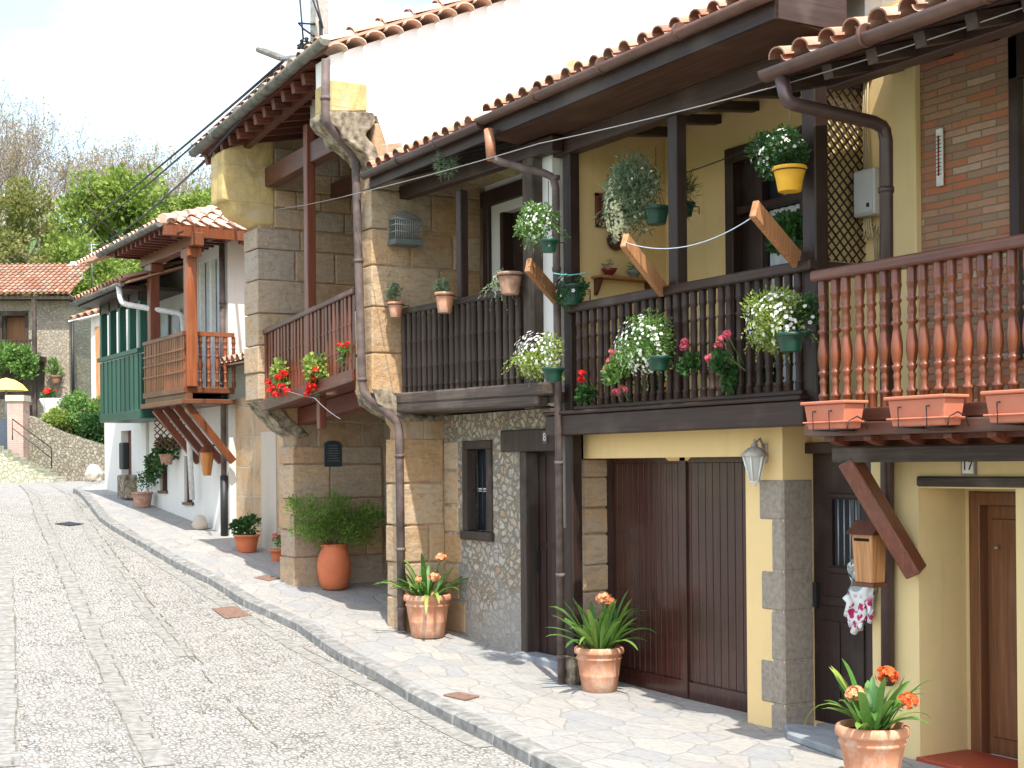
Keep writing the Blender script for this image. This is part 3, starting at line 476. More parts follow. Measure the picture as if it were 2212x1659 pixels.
# ================================================================== house C: rubble house with dark weathered balcony
YC = 7.3; YB = 7.45; XBL0 = -11.5; C_ = empty('rubble_house', (-13.3, 7.5, gz(-13.3)), 'rubble stone cottage with weathered dark balcony and small barred window', 'house')
XC1 = X_(1198, 7.35); wy = 7.86; wx0, wx1 = X_(1005, wy, 1050), X_(1062, wy, 1050); wz1, wz0 = Z_(1035, 970, wy), Z_(1035, 1148, wy); dx0, dx1 = X_(1131, wy, 1200), -11.70; dz1 = Z_(1160, 975, wy)
MB().wall(wy, .3, XB, dx1 + .02, -.1, 2.78, [(wx0, wx1, wz0, wz1), (dx0, dx1 - .02, -.1, dz1)]).build('front_wall', RUB, C_)
w_ = MB(); fw_ = .085
w_.box(wx0 - .03, wx0 + fw_, wy - .03, wy + .1, wz0, wz1).box(wx1 - fw_, wx1 + .03, wy - .03, wy + .1, wz0, wz1).box(wx0 - .03, wx1 + .03, wy - .028, wy + .1, wz1, wz1 + .1).box(wx0 - .06, wx1 + .06, wy - .05, wy + .1, wz0 - .1, wz0)
wn = w_.build('window', W_GREY, C_, bev=.01); MB().box(wx0, wx1, wy + .16, wy + .18, wz0, wz1).build('pane', GLASS, wn)
mm = (wx0 + wx1) / 2 + .02; bb = MB().box(mm - .02, mm + .025, wy + .11, wy + .15, wz0, wz1).box(wx0 + fw_, wx1 - fw_, wy + .112, wy + .148, (wz0 + wz1) / 2 - .02, (wz0 + wz1) / 2 + .02); bb.build('glazing_bar', WMET, wn)
ib = MB()
for k in range(1, 4): ib.tube([(wx0 + fw_ + (wx1 - wx0 - 2 * fw_) * k / 4, wy + .06, wz0), (wx0 + fw_ + (wx1 - wx0 - 2 * fw_) * k / 4, wy + .06, wz1)], .008, 6)
ib.tube([(wx0, wy + .06, wz0 + (wz1 - wz0) * .5), (wx1, wy + .06, wz0 + (wz1 - wz0) * .5)], .008, 6).build('window_bars', IRON, wn)
dr = MB().box(dx0, dx1 - .02, wy + .14, wy + .19, -.02, dz1)
for k in range(1, 6): x = dx0 + (dx1 - dx0) * k / 6; dr.box(x - .055, x + .045, wy + .128, wy + .14, .1, 1.28).box(x - .055, x + .045, wy + .128, wy + .14, 1.34, dz1 - .05)
dr = dr.build('door', W_DARK, C_); MB().box(dx0 + .12, dx0 + .15, wy + .08, wy + .13, 1.05, 1.25).build('handle', IRON, dr)
MB().box(dx0 - .02, dx0 + .11, wy - .035, wy + .14, 0, dz1).box(dx0 - .42, dx1 - .02, wy - .04, wy + .14, dz1, dz1 + .24).build('door_frame', W_GREY, C_, bev=.012)
xn = X_(1177, wy - .05, 945); npl = MB().box(xn - .045, xn + .045, wy - .052, wy - .044, Z_(1177, 945, wy) - .065, Z_(1177, 945, wy) + .065).build('number_plate', m_plain('worn_plate', (.12, .10, .09), .7), C_); text('plate_number', '8', .12, (xn, wy - .056, Z_(1177, 945, wy)), (rad(90), 0, 0), NUM, npl)
MB().box(dx0, dx1, wy - .15, wy + .1, -.05, gz(dx0) + .05).build('door_step', STEPM, C_, bev=.02)
# corner stones of the rubble wall beside the party wall
qb = MB(); z = .2
for i in range(6): h = random.uniform(.3, .46); qb.box(XB, XB + random.choice((.5, .35, .42)), wy - .012, wy + .05, z, z + h - .015); z += h
qb.build('quoins', BL2, C_, bev=.018)
cf0, cf1 = at(868, 852, Y=YC), at(1160, 838, Y=YC)
CB = MB().bar((XB - .18, YC, 2.98), (XC1 + .02, YC, 2.93), .18, .13).bar((XB - .16, YC - .015, 2.87), (XC1 - .1, YC - .015, 2.82), .14, .11).build('balcony', W_GREYX, C_, bev=.02)
zrC = Z_(1000, 642, YC); railing(CB, (XB + .03, YC, 3.05), (X_(1128, YC, 700), YC, 3.0), zrC - 3.1, .128, b_round, W_GREY, W_GREYX, (.08, .07))
MB().box(XB, XC1, YC + .05, 8.45, 2.8, 2.9).build('floor_boards', W_GREYX, CB)
for px, w, z1 in ((994, .10, 5.2), (1144, .20, 5.3)):
    x = X_(px, YC + .02, 600); MB().box(x - w / 2, x + w / 2, YC + .0, YC + w, 2.95 if w < .15 else 2.75, z1).build('post', W_GREY if w > .15 else W_DARK, C_, bev=.01)
x0, x1 = X_(1163, YB, 600), XBL0 - .13; MB().box(x0, x1, YB - .03, 8.5, 2.78, 5.5).box(x1 - .07, x1, YB + .02, 8.5, 1.55, 2.78).build('partition', P_OLDW, C_); MB().box(x1 - .05, x1, 7.62, 8.5, -.1, 2.5).build('partition_edge', P_PALE, C_)
# upper back wall of C with doorway
by = 8.46; ux = X_(1083, by, 500); MB().wall(by, .2, XB, XC1, 2.85, 5.6, [(ux, XC1 - .02, 2.95, Z_(1100, 455, by))]).build('balcony_back_wall', P_OLDW, C_)
MB().box(ux, XC1, by + .12, by + .16, 2.9, 5.3).build('balcony_door', W_DARK, C_); MB().box(ux + .0, ux + .08, by - .02, by + .12, 2.95, Z_(1100, 455, by)).build('door_jamb', W_DARK, C_)
x = X_(1057, by, 500); MB().box(x - .07, x + .06, by - .06, by, 2.9, Z_(1057, 425, by)).box(x - .12, XC1, by - .07, by, Z_(1057, 448, by), Z_(1057, 415, by)).build('timber_frame', W_DARK, C_, bev=.01)
bmC0, bmC1 = at(869, 415, Y=YC), at(1052, 358, Y=YC); MB().bar((XB - .05, YC + .05, bmC0.z + .0), (XC1 + .1, YC + .05, bmC1.z - .02), .14, .15).build('eaves_beam', W_DARKX, C_, bev=.01)
# ================================================================== house B: yellow house with deep balcony
YB = 7.45; XBL, XBR = -11.5, -8.05
B = empty('yellow_house', (-9.8, 7.6, 0), 'yellow rendered house with wine-brown garage doors and flower-hung dark balcony', 'house')
gx0, gx1 = X_(1320, 7.95, 1200), X_(1612, 7.66, 1200); gz1 = Z_(1460, 988, 7.66); qx = X_(1693, 7.66, 1300)
MB().wall(7.66, .34, XBL + .02, qx, -.1, 2.62, [(XBL + .02, gx1, -.1, gz1)]).build('front_wall', P_YEL, B)
rough(MB().box(XBL - .22, XBL + .01, 7.67, 8.1, -.1, gz1).build('side_pier', ASH, B), .03, .02); blocks(XBL + .015, .2, 7.68, 8.02, -.05, gz1 - .0, BL1, B, 4, (.26, .42), (.35, .36))
m_ = (gx0 + gx1) / 2 - .02
for i, (a, b) in enumerate(((gx0 + .03, m_ - .005), (m_ + .005, gx1 + .12))):
    t = MB(); n = 13; w = (b - a) / n; t.box(a, b, 7.97, 8.01, 0, gz1 + .1)
    for k in range(n): t.box(a + k * w + .004, a + (k + 1) * w - .004, 7.955, 7.97, .18, gz1 - .05)
    t.box(a, b, 7.945, 7.97, 0.0, .17).box(a, b, 7.945, 7.97, gz1 - .05, gz1 + .1)
    if i: t.box(a - .04, a + .05, 7.93, 7.97, 0.02, gz1 + .1)
    t.build('garage_door', W_GAR, B, bev=.003)
MB().box(XBL, gx0 + .04, 7.93, 8.0, 0, gz1 + .1).build('door_frame', W_DARK, B); MB().prism([(x, 7.93, z) for x, z in ((m_ - .28, gz1 + .02), (m_ - .2, gz1 - .03), (m_ + .08, gz1 - .03), (m_ + .16, gz1 + .02))], (0, .02, 0)).build('plaster_lip', P_YEL, B)
qs = MB(); qs.box(X_(1668, 7.66, 1300), qx + .006, 7.654, 7.66 + .32, -.05, Z_(1693, 1037, 7.66)); qv = [(1035, 1125, 1640), (1125, 1235, 1667), (1235, 1322, 1645), (1322, 1430, 1666), (1430, 1525, 1644), (1525, 1585, 1666)]
for a, b, l in qv:
    z1, z0 = Z_(1693, a, 7.66), max(-.05, Z_(1693, b, 7.66)); xl = X_(l, 7.66, a); qs.box(xl, qx + .012, 7.648, 7.66 + .32, z0 + .001, z1 - .002)
qs.build('quoins', QST, B, bev=.018)
zt = Z_(1460, 885, YB)
BB = MB().bar((X_(1192, YB, 920), YB, 2.57), (XBR + .03, YB, 2.57), .16, .2).bar((X_(1192, YB, 920) - .01, YB - .01, 2.69), (XBR + .03, YB - .01, 2.69), .2, .035).build('balcony', W_DARKX, B, bev=.012)
railing(BB, (X_(1245, YB, 800), YB, 2.71), (XBR - .02, YB, 2.71), 3.66 - 2.71, .118, b_turnB, W_DARK, W_DARKX, (.12, .085), .04, .12)
MB().box(XBL - .1, XBR, YB + .06, 8.72, 2.5, 2.6).build('floor_boards', W_DARKX, BB)
MB().bar((XBR + .02, YB, 3.70), (XBR + .02, 8.1, 3.70), .10, .085).build('side_rail', W_DARKY, BB)
for px, w, z0 in ((1226, .13, 0), (1455, .13, 2.6), (1750, .15, 2.4)):
    x = X_(px, YB + .02, 600); MB().box(x - w / 2, x + w / 2, YB - .0 + .01, YB + w, z0, 5.32).build('post', W_DARK, B, bev=.01)
MB().box(X_(1226, YB) - .11, X_(1226, YB) + .11, YB - .04, YB + .2, 0, .3).build('post_base', GST, B, bev=.03)
# recess walls and back wall with the balcony door
YBB = 8.72; MB().box(XBL - .12, XBL, 7.6, YBB + .2, 2.6, 6.2).build('side_wall', P_YEL, B)
ux0, ux1 = X_(1573, YBB, 450), X_(1748, YBB, 450); uz = Z_(1600, 322, YBB)
MB().wall(YBB, .25, XBL, XBR + .1, 2.6, 6.2, [(ux0, ux1, 2.6, uz)]).build('balcony_back_wall', P_YEL, B)
fr = MB().box(ux0 - .02, ux0 + .1, YBB - .03, YBB + .12, 2.6, uz).box(ux1 - .1, ux1 + .02, YBB - .03, YBB + .12, 2.6, uz).box(ux0 - .02, ux1 + .02, YBB - .032, YBB + .12, uz - .12, uz + .03).box(ux0, ux1, YBB + .02, YBB + .1, uz - .62, uz - .54).box(ux0 + .38, ux0 + .47, YBB + .01, YBB + .1, 2.6, uz).build('balcony_door', W_DARK, B, bev=.008)
MB().box(ux0, ux0 + .40, YBB + .1, YBB + .14, 2.6, uz).build('door_leaf', W_DARK, fr); MB().box(ux0 + .42, ux1, YBB + .13, YBB + .14, 2.6, uz).build('pane', GLASS, fr)
cu = MB(); n = 24; vs = []; xa, xb = ux0 + .48, ux1 - .1
for i in range(n + 1): x = xa + (xb - xa) * i / n; vs += [(x, YBB + .105 + .012 * math.sin(i * 1.4), 2.62), (x, YBB + .105 + .012 * math.sin(i * 1.4), uz - .63)]
cu.add(vs, [(2 * i, 2 * i + 2, 2 * i + 3, 2 * i + 1) for i in range(n)], True).build('curtain', CURT, fr)
# lattice closing the balcony side
lt = MB(); y0, y1 = 7.6, at(1868, 400, X=XBR).y; z0, z1 = 3.76, Z_(1773, 178, 7.6); dg = .088; hgt = z1 - z0
for s_ in (1, -1):
    c = -hgt
    while c < (y1 - y0) + hgt:
        pts = []
        ya, yb_ = y0, y1
        f = (lambda y: (y - y0 - c)) if s_ > 0 else (lambda y: hgt - (y - y0 - c))
        ca, cb_ = max(y0, y0 + c), min(y1, y0 + c + hgt)
        if cb_ - ca > .02: lt.bar((XBR + .02 + .004 * s_, ca, z0 + f(ca)), (XBR + .02 + .004 * s_, cb_, z0 + f(cb_)), .007, .016, (1, 0, 0))
        c += dg
lt.box(XBR, XBR + .045, y0 - .02, y0, z0, z1).box(XBR, XBR + .045, y1, y1 + .03, z0, z1).box(XBR, XBR + .045, y0, y1, z1, z1 + .04).build('lattice_screen', W_DARK, B)
MB().box(XBR - .06, XBR - .03, 7.62, y1, z0 - .1, z1 + .2).build('lattice_backing', P_CREAM, B)
# eaves of B and C: one roof slope, two gutters
YE = 6.92; ZE = 5.60; sB = .30; xs, xe = XB + .01, X_(1660, 6.84, 20); xm = X_(1052, YE, 290); uB = Vector((0, 1, sB)).normalized()
def eave(parent, xa, xb, z, gm, soff, sname='soffit', rmat=TILE, gr=.065, run=7., fas=.0):
    rf = tiles(MB(), (xa, YE + .0, z + .05), (1, 0, 0), xb - xa, uB, run, .235, .08, .42, 6); r = rf.build('roof', rmat, parent)
    gutter(MB(), (xa, YE - .085, z + .03), (xb + .03, YE - .085, z + .03), gr).build('gutter', gm, parent, solid=.005)
    MB().hexa([(xa, YE, z - .03), (xb, YE, z - .03), (xb, YE + 2.15, z - .03 + 2.15 * sB), (xa, YE + 2.15, z - .03 + 2.15 * sB), (xa, YE, z + .015), (xb, YE, z + .015), (xb, YE + 2.15, z + .015 + 2.15 * sB), (xa, YE + 2.15, z + .015 + 2.15 * sB)]).build(sname, soff, parent)
    MB().box(xa, xb, YE - .02, YE + .012, z - .13 - fas, z + .03).build('fascia_board', W_DARKX, parent)
eave(C_, xs, xm, ZE - .04, G_DKP, W_DARKX); eave(B, xm, xe, ZE, G_RED, W_SOF, fas=.02)
MB().hexa([(xm, YE + .02, ZE - .14), (xe, YE + .02, ZE - .14), (xe, YB - .03, ZE - .18), (xm, YB - .03, ZE - .18), (xm, YE + .02, ZE - .11), (xe, YE + .02, ZE - .11), (xe, YB - .03, ZE - .15), (xm, YB - .03, ZE - .15)]).build('boxed_soffit', W_SOF, B)
e0 = at(1240, 322, Y=YB); MB().bar((xm + .1, YB + .06, 5.33), (XBR + .1, YB + .06, 5.33), .16, .19).build('eaves_beam', W_DARKX, B, bev=.01)
MB().box(xe - .004, xe + .02, YE, YB + .15, ZE - .15, ZE + .26).build('verge_board', W_DARKY, B)
r0 = unit('rafter', W_DARKY, B, lambda m: m.bar((0, YB - 7.45 + .08, 0), (0, 1.28, 1.2 * sB * .35), .10, .085), (XBL + .30, 7.45, 5.42)); copies(r0, [(.56 * k, 0, 0) for k in range(1, 6)])
r0 = unit('rafter', W_DARKY, C_, lambda m: m.bar((0, 0, 0), (0, 1.85, 1.85 * sB), .08, .09), (XB + .35, 6.96, 5.50)); copies(r0, [(.5 * k, 0, 0) for k in range(1, 6)])
pipe('downpipe', [at(1056, 285, Y=6.83), at(1062, 345, Y=6.83), at(1200, 380, Y=7.36), at(1213, 1478, Y=7.36)], .038, G_MAU, B, (5., 4.1, 2.2, 1.1, .3)); MB().tube([at(1056, 280, Y=6.83), at(1062, 345, Y=6.83)], .05, 12).build('gutter_outlet', m_plain('rusty_copper_outlet', (.40, .18, .10), .5, .4, var=.3), B)
def arm(pa, ya, pb, yb_, w=.13): return MB().bar(at(*pa, Y=ya), at(*pb, Y=yb_), .055, w + .02).build('clothesline_arm', W_PROP, B, bev=.008)
arm((1140, 572), 6.85, (1208, 650), 7.42); arm((1348, 518), 6.8, (1432, 628), 7.42, .115); arm((1628, 450), 6.8, (1722, 562), 7.42, .125)
# gable of B rising above the lower roof next door
MB().prism([(-7.95, y, z) for y, z in ((8.0, 5.62), (8.0, 5.98), (14, 5.98 + 6 * sB + .6), (14, 5.62))], (-.2, 0, 0)).build('gable_wall', P_OLDW, B); MB().box(-8.15, -7.93, 7.3, 14, 5.2, 5.62).build('gable_beam', W_DARKY, B)
# ================================================================== house A: number 17
A_ = empty('brick_fronted_house', (-6.5, 7.7, 0), 'cream and brick fronted house at the right with turned red-brown balusters', 'house')
YA = 7.1; ya = 7.72; ax0 = X_(1884, ya, 1300); ax1 = X_(1985, ya, 1300); ar = X_(2196, ya, 1300)
MB().wall(ya, .3, ax0, -4., -.1, 2.62, [(ax1, ar, -.1, Z_(2100, 1040, ya) - .05)]).build('front_wall', P_CREAM, A_)
dy = 8.22; ddx0, ddx1 = X_(2096, dy, 1300), X_(2330, dy, 1300); dzt = Z_(2150, 1062, dy)
MB().wall(dy, .2, ax1 - .1, -4.6, 0, 2.62, [(ddx0, ddx1, 0, dzt)]).build('porch_wall', P_CREAM, A_); MB().box(ax1 - .2, ax1, ya + .3, dy, 0, 2.6).box(ar, ar + .2, ya + .3, dy, 0, 2.6).build('porch_reveal', P_CREAM, A_)
d7 = MB().box(ddx0, ddx0 + .1, dy - .015, dy + .1, 0, dzt).box(ddx1 - .1, ddx1, dy - .015, dy + .1, 0, dzt).box(ddx0, ddx1, dy - .014, dy + .1, dzt - .1, dzt)
for a, b in ((ddx0 + .1, ddx0 + .46), (ddx0 + .47, ddx1 - .1)): d7.box(a, b, dy + .07, dy + .11, .02, dzt - .1).box(a + .05, b - .05, dy + .055, dy + .07, .15, dzt - .2)
d7 = d7.build('front_door', W_DOOR, A_, bev=.008); MB().lathe((ddx0 + .22, dy + .03, 1.55), [(0, -.012), (.018, -.008), (.018, .008), (0, .012)], 12).build('peephole', STEEL, d7)
hb = MB().box(ax1 + .01, ar + .3, ya - .035, ya + .05, Z_(2100, 1052, ya), Z_(2100, 1029, ya)).build('lintel', W_GREYX, A_, bev=.012)
MB().box(ax1 - .02, ar, ya - .03, dy, 0, .035).build('threshold', REDT, A_, bev=.008)
nx, nz_ = X_(2093, ya - .01, 1003), Z_(2093, 1005, ya) - .005; npl = MB().box(nx - .062, nx + .062, ya - .02, ya - .003, nz_ - .065, nz_ + .07).build('number_plate', m_plain('plate_border', (.22, .20, .17), .5), A_)
MB().box(nx - .048, nx + .048, ya - .024, ya - .02, nz_ - .052, nz_ + .056).build('plate_face', NUM, npl); text('plate_number', '17', .095, (nx, ya - .026, nz_), (rad(90), 0, 0), IRON, npl)
# dark panelled door between the quoins and the post
ty = 7.96; t0, t1 = X_(1736, ty, 1300), X_(1890, ty, 1300); tz = Z_(1800, 955, ty)
MB().wall(ty + .02, .2, qx - .3, ax0 + .1, 0, 2.62, [(t0, t1, 0, tz)]).build('recess_wall', P_YEL, A_)
df = MB().box(t0, t0 + .09, ty - .06, ty + .1, .06, tz).box(t1 - .07, t1, ty - .02, ty + .1, .06, tz).box(t0, t1, ty - .058, ty + .1, tz - .09, tz).build('panelled_door', W_DARK, A_, bev=.008)
l0, l1 = t0 + .09, t1 - .07; w_ = l1 - l0; gl = (l0 + w_ * .34, l0 + w_ * .86, Z_(1830, 1225, ty), Z_(1830, 1080, ty))
MB().wall(ty + .03, .04, l0, l1, .06, tz - .09, [gl]).box(l0 + .08, l1 - .08, ty + .018, ty + .03, 1.02, 1.10).box(l0 + .07, l0 + w_ * .47, ty + .015, ty + .03, .2, .9).box(l0 + w_ * .53, l1 - .07, ty + .015, ty + .03, .2, .9).box(gl[0] - .04, gl[1] + .04, ty + .012, ty + .03, gl[2] - .06, gl[2] - .01).box(gl[0] - .04, gl[1] + .04, ty + .012, ty + .03, gl[3] + .01, gl[3] + .05).build('door_leaf', W_DARK, df, bev=.006)
MB().box(gl[0], gl[1], ty + .06, ty + .065, gl[2], gl[3]).build('door_glass', GLASS, df); cu = MB()
for k in range(1, 5): x = gl[0] + (gl[1] - gl[0]) * k / 5; cu.tube([(x, ty + .035, gl[2]), (x, ty + .035, gl[3])], .007, 6)
cu.build('door_grille', STEEL, df); MB().box(l0 + .03, l0 + .07, ty - .01, ty + .03, 1.0, 1.2).build('handle', IRON, df)
MB().prism([gpt(*p) + Vector((0, 0, .0)) for p in ((1692, 1576), (1700, 1600), (1832, 1648), (1850, 1600))], (0, 0, .07)).build('door_step', STEPM, A_, bev=.015)
# upper floor
yu = 8.06; bx0 = X_(1984, yu, 300); wx = X_(2184, yu, 300)
MB().wall(yu, .25, XBR + .0, bx0, 2.6, 5.75).build('upper_wall', P_YEL, A_); MB().box(X_(1938, yu, 300), bx0 + .01, yu - .05, yu + .1, 2.6, 5.7).build('corner_pilaster', P_CREAM, A_, bev=.01)
MB().wall(yu + .012, .25, bx0 + .01, -4., 2.6, 5.9, [(wx, wx + 1., 2.9, Z_(2190, 80, yu))]).build('brick_wall', BRK, A_)
wn = MB().box(wx - .0, wx + .08, yu - .03, yu + .12, 2.9, Z_(2190, 80, yu)).box(wx, wx + 1, yu - .03, yu + .12, Z_(2190, 80, yu) - .3, Z_(2190, 80, yu) - .0).build('shuttered_window', W_DARK, A_, bev=.006); sh = MB()
for k in range(50): z = 2.92 + k * .045; sh.box(wx + .08, wx + .98, yu + .04, yu + .07, z, z + .036)
sh.build('roller_shutter', SHUT, wn)
zA = 2.40; AB = MB().bar((X_(1758, YA, 930), YA, zA + .02), (-4., YA, zA + .02), .2, .09).bar((X_(1758, YA, 930), YA, zA + .12), (-4., YA, zA + .12), .07, .10).build('balcony', W_REDX, A_, bev=.01)
railing(AB, (X_(1766, YA, 800), YA, zA + .16), (-4.2, YA, zA + .16), 3.50 - zA - .16, .118, b_turn, W_TURN, W_REDX, (.15, .075))
MB().box(X_(1758, YA, 930), -4, YA + .1, yu, zA - .06, zA + .02).build('floor_boards', W_REDD, AB)
c0 = MB(); j0 = unit('joist_end', W_RED, AB, lambda m: m.prism([(-.035, 0, 0), (-.035, .0, -.03), (-.035, .09, -.06), (-.035, .16, -.075), (-.035, .22, -.11), (-.035, .8, -.11), (-.035, .8, 0)], (.07, 0, 0)), (X_(1790, YA, 930), YA + .02, zA - .03)); copies(j0, [(.36 * k, 0, 0) for k in range(1, 9)])
MB().bar((X_(1812, 7.32, 970), 7.32, zA - .158), (-4, 7.32, zA - .158), .16, .115).build('carrying_beam', W_GREYX, A_, bev=.012)
pa, pb = at(1822, 995, Y=7.26), at(1955, 1245, Y=7.66); xk = pa.x; MB().bar((xk + .03, 7.28, pa.z + .01), (xk + .3, 7.68, at(1950, 1235, Y=7.68).z),   .12, .17, (0, -1, .6)).build('diagonal_brace', W_RED, A_, bev=.01)
br_ = MB()
# roof of 17
YE7, ZE7, s7 = 6.84, 4.98, .27; x7 = X_(1674, YE7, 165); u7 = Vector((0, 1, s7)).normalized()
tiles(MB(), (x7, YE7 + .02, ZE7 + .075), (1, 0, 0), 3.9, u7, 6, .245, .088, .42, 8, .09).build('roof', TILE, A_)
gutter(MB(), (x7 - .02, YE7 - .08, ZE7 + .04), (x7 + 4, YE7 - .08, ZE7 + .04), .072).build('gutter', G_RED, A_, solid=.005)
MB().hexa([(x7, YE7, ZE7 - .02), (x7 + 4, YE7, ZE7 - .02), (x7 + 4, 8.2, ZE7 - .02 + 1.5 * s7), (x7, 8.2, ZE7 - .02 + 1.5 * s7), (x7, YE7, ZE7 + .03), (x7 + 4, YE7, ZE7 + .03), (x7 + 4, 8.2, ZE7 + .03 + 1.5 * s7), (x7, 8.2, ZE7 + .03 + 1.5 * s7)]).build('soffit', W_DARKX, A_)
r0 = unit('rafter', W_DARKY, A_, lambda m: m.bar((0, 0, 0), (0, 1.35, 1.35 * s7), .09, .10), (x7 + .1, YE7 + .02, ZE7 - .07)); copies(r0, [(.42 * k, 0, 0) for k in range(1, 9)])
MB().bar((x7 + .1, 7.3, ZE7 + .02), (x7 + 4, 7.3, ZE7 + .02), .14, .13).build('eaves_beam', W_DARKX, A_, bev=.01)
pipe('downpipe', [at(1688, 170, Y=6.76), at(1700, 222, Y=6.76), at(1914, 270, Y=7.66), at(1918, 1480, Y=7.66)], .05, G_DKP, A_, (4.2, 3., 1.7, .6))
# ================================================================== house E: low set-back house in the gap
E_ = empty('setback_house', (-20.8, 8.9, gz(-20.8)), 'low stone house set back in the gap behind the brown drainpipe', 'house')
ey = 8.12; MB().wall(ey, .3, -22.9, XA - .5, .3, 3.35).build('front_wall', ASH2, E_); MB().box(X_(566, ey, 1000), X_(598, ey, 1000), ey - .015, ey + .05, .3, 2.75).build('rendered_strip', P_PALE, E_)

za = Z_(500, 790, 8.0); MB().hexa([(-23., 7.9, za - .05), (XA - .5, 7.9, za - .05), (XA - .5, 12, za + .9), (-23., 12, za + .9), (-23., 7.9, za), (XA - .5, 7.9, za), (XA - .5, 12, za + .95), (-23., 12, za + .95)]).build('roof_boards', W_DARKY, E_); tiles(MB(), (-23., 7.88, za + .02), (1, 0, 0), 4.15, Vector((0, 1, .232)), 4, .24, .08, .42, 5).build('roof', TILE, E_)
# ================================================================== house F: white house with orange-brown balcony
FX = -22.9; fy = at(497, 1100, X=FX).y; fl = X_(322, fy, 1000); Fh = empty('white_house', (-25.5, fy, gz(-25)), 'whitewashed house with hipped roof, orange-brown balcony and diagonal braces', 'house')
zf = lambda px, py, Y=7.1: Z_(px, py, Y)
fz = zf(395, 835); fr_ = zf(395, 714); Y7 = 7.12; fb0, fb1 = X_(308, Y7, 800), X_(396, Y7, 800)
gw0, gw1 = X_(398, fy, 1050), X_(418, fy, 1050)
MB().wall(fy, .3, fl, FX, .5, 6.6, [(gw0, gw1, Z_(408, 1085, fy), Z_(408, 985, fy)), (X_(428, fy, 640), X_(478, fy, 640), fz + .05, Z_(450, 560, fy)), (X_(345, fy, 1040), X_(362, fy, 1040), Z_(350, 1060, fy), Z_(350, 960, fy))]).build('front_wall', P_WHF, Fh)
MB().box(FX - .3, FX, fy + .3, 14, .5, 6.62).build('side_wall', P_WHITE, Fh)
for px0, px1, py0, py1 in ((398, 418, 985, 1085), (345, 362, 960, 1060)):
    a, b = X_(px0, fy, 1040), X_(px1, fy, 1040); z1, z0 = Z_((px0 + px1) / 2, py0, fy), Z_((px0 + px1) / 2, py1, fy); w_ = MB().box(a, a + .06, fy + .05, fy + .12, z0, z1).box(b - .06, b, fy + .05, fy + .12, z0, z1).box(a, b, fy + .05, fy + .12, z1 - .06, z1).box(a - .03, b + .03, fy - .04, fy + .12, z0 - .05, z0).build('window', W_REDX, Fh); MB().box(a, b, fy + .13, fy + .14, z0, z1).build('pane', CURT, w_)
a, b = X_(428, fy, 640), X_(478, fy, 640); w_ = MB().box(a, a + .1, fy + .02, fy + .1, fz, Z_(450, 560, fy)).box(b - .1, b, fy + .02, fy + .1, fz, Z_(450, 560, fy)).box((a + b) / 2 - .05, (a + b) / 2 + .05, fy + .02, fy + .1, fz, Z_(450, 560, fy)).build('balcony_door', WMET, Fh); MB().box(a, b, fy + .12, fy + .14, fz, Z_(450, 560, fy)).build('pane', CURT, w_)
dz_ = fb0 - .0
FB = MB().box(fb0, fb1, Y7, fy, fz - .10, fz).box(fb0 - .03, fb1 + .03, Y7 - .04, fy, fz - .28, fz - .2).bar((fb0, Y7 + .1, fz - .15), (fb1, Y7 + .1, fz - .15), .12, .11).build('balcony', W_ORX, Fh, bev=.01)
railing(FB, (fb0, Y7 + .04, fz), (fb1, Y7 + .04, fz), fr_ - fz - .07, .10, b_slat, W_OR, W_ORX, (.09, .07)); b = unit('side_baluster', W_OR, FB, lambda m: b_turn(m, fr_ - fz - .07), (fb1 - .04, Y7 + .16, fz)); copies(b, [(0, .145 * k, 0) for k in range(1, 6)])
MB().bar((fb1 - .04, Y7, fr_ - .035), (fb1 - .04, fy, fr_ - .035), .09, .07).build('side_rail', W_OR, FB)
for k, z in enumerate((fz + .25, fz + .45, fz + .62)): MB().box(fb0, fb1, Y7 + .005, Y7 + .03, z, z + .03).build('lattice_rail', W_OR, FB)
zroof = zf(360, 485, 6.7)
for px, m in ((333, W_RED), (413, W_OR)):
    x = X_(px, Y7 + .15, 700); o = MB().box(x - .09, x + .09, Y7 + .05, Y7 + .23, fz, zroof - .35).box(x - .2, x + .2, Y7 + .04, Y7 + .28, zroof - .42, zroof - .27).build('post', m, Fh, bev=.015)
MB().bar((fb0 - .3, Y7 + .16, zroof - .16), (fb1 + .35, Y7 + .16, zroof - .16), .2, .22).build('eaves_beam', W_ORX, Fh, bev=.012)
b0 = unit('diagonal_brace', W_OR, Fh, lambda m: m.bar((0, .1, 0), (0, fy - Y7, -.95), .09, .12, (0, 1, 1)), (fb1 - .12, Y7, fz - .3)); b0 = unit('diagonal_brace', W_RED, Fh, lambda m: m.bar((0, .1, 0), (0, fy - Y7, -.95), .09, .12, (0, 1, 1)), (fb1 - .74, Y7, fz - .3)); copies(b0, [(-.62 * k, 0, 0) for k in range(1, 3)])  # lit brace in orange, the rest in darker red: sun and shade by colour
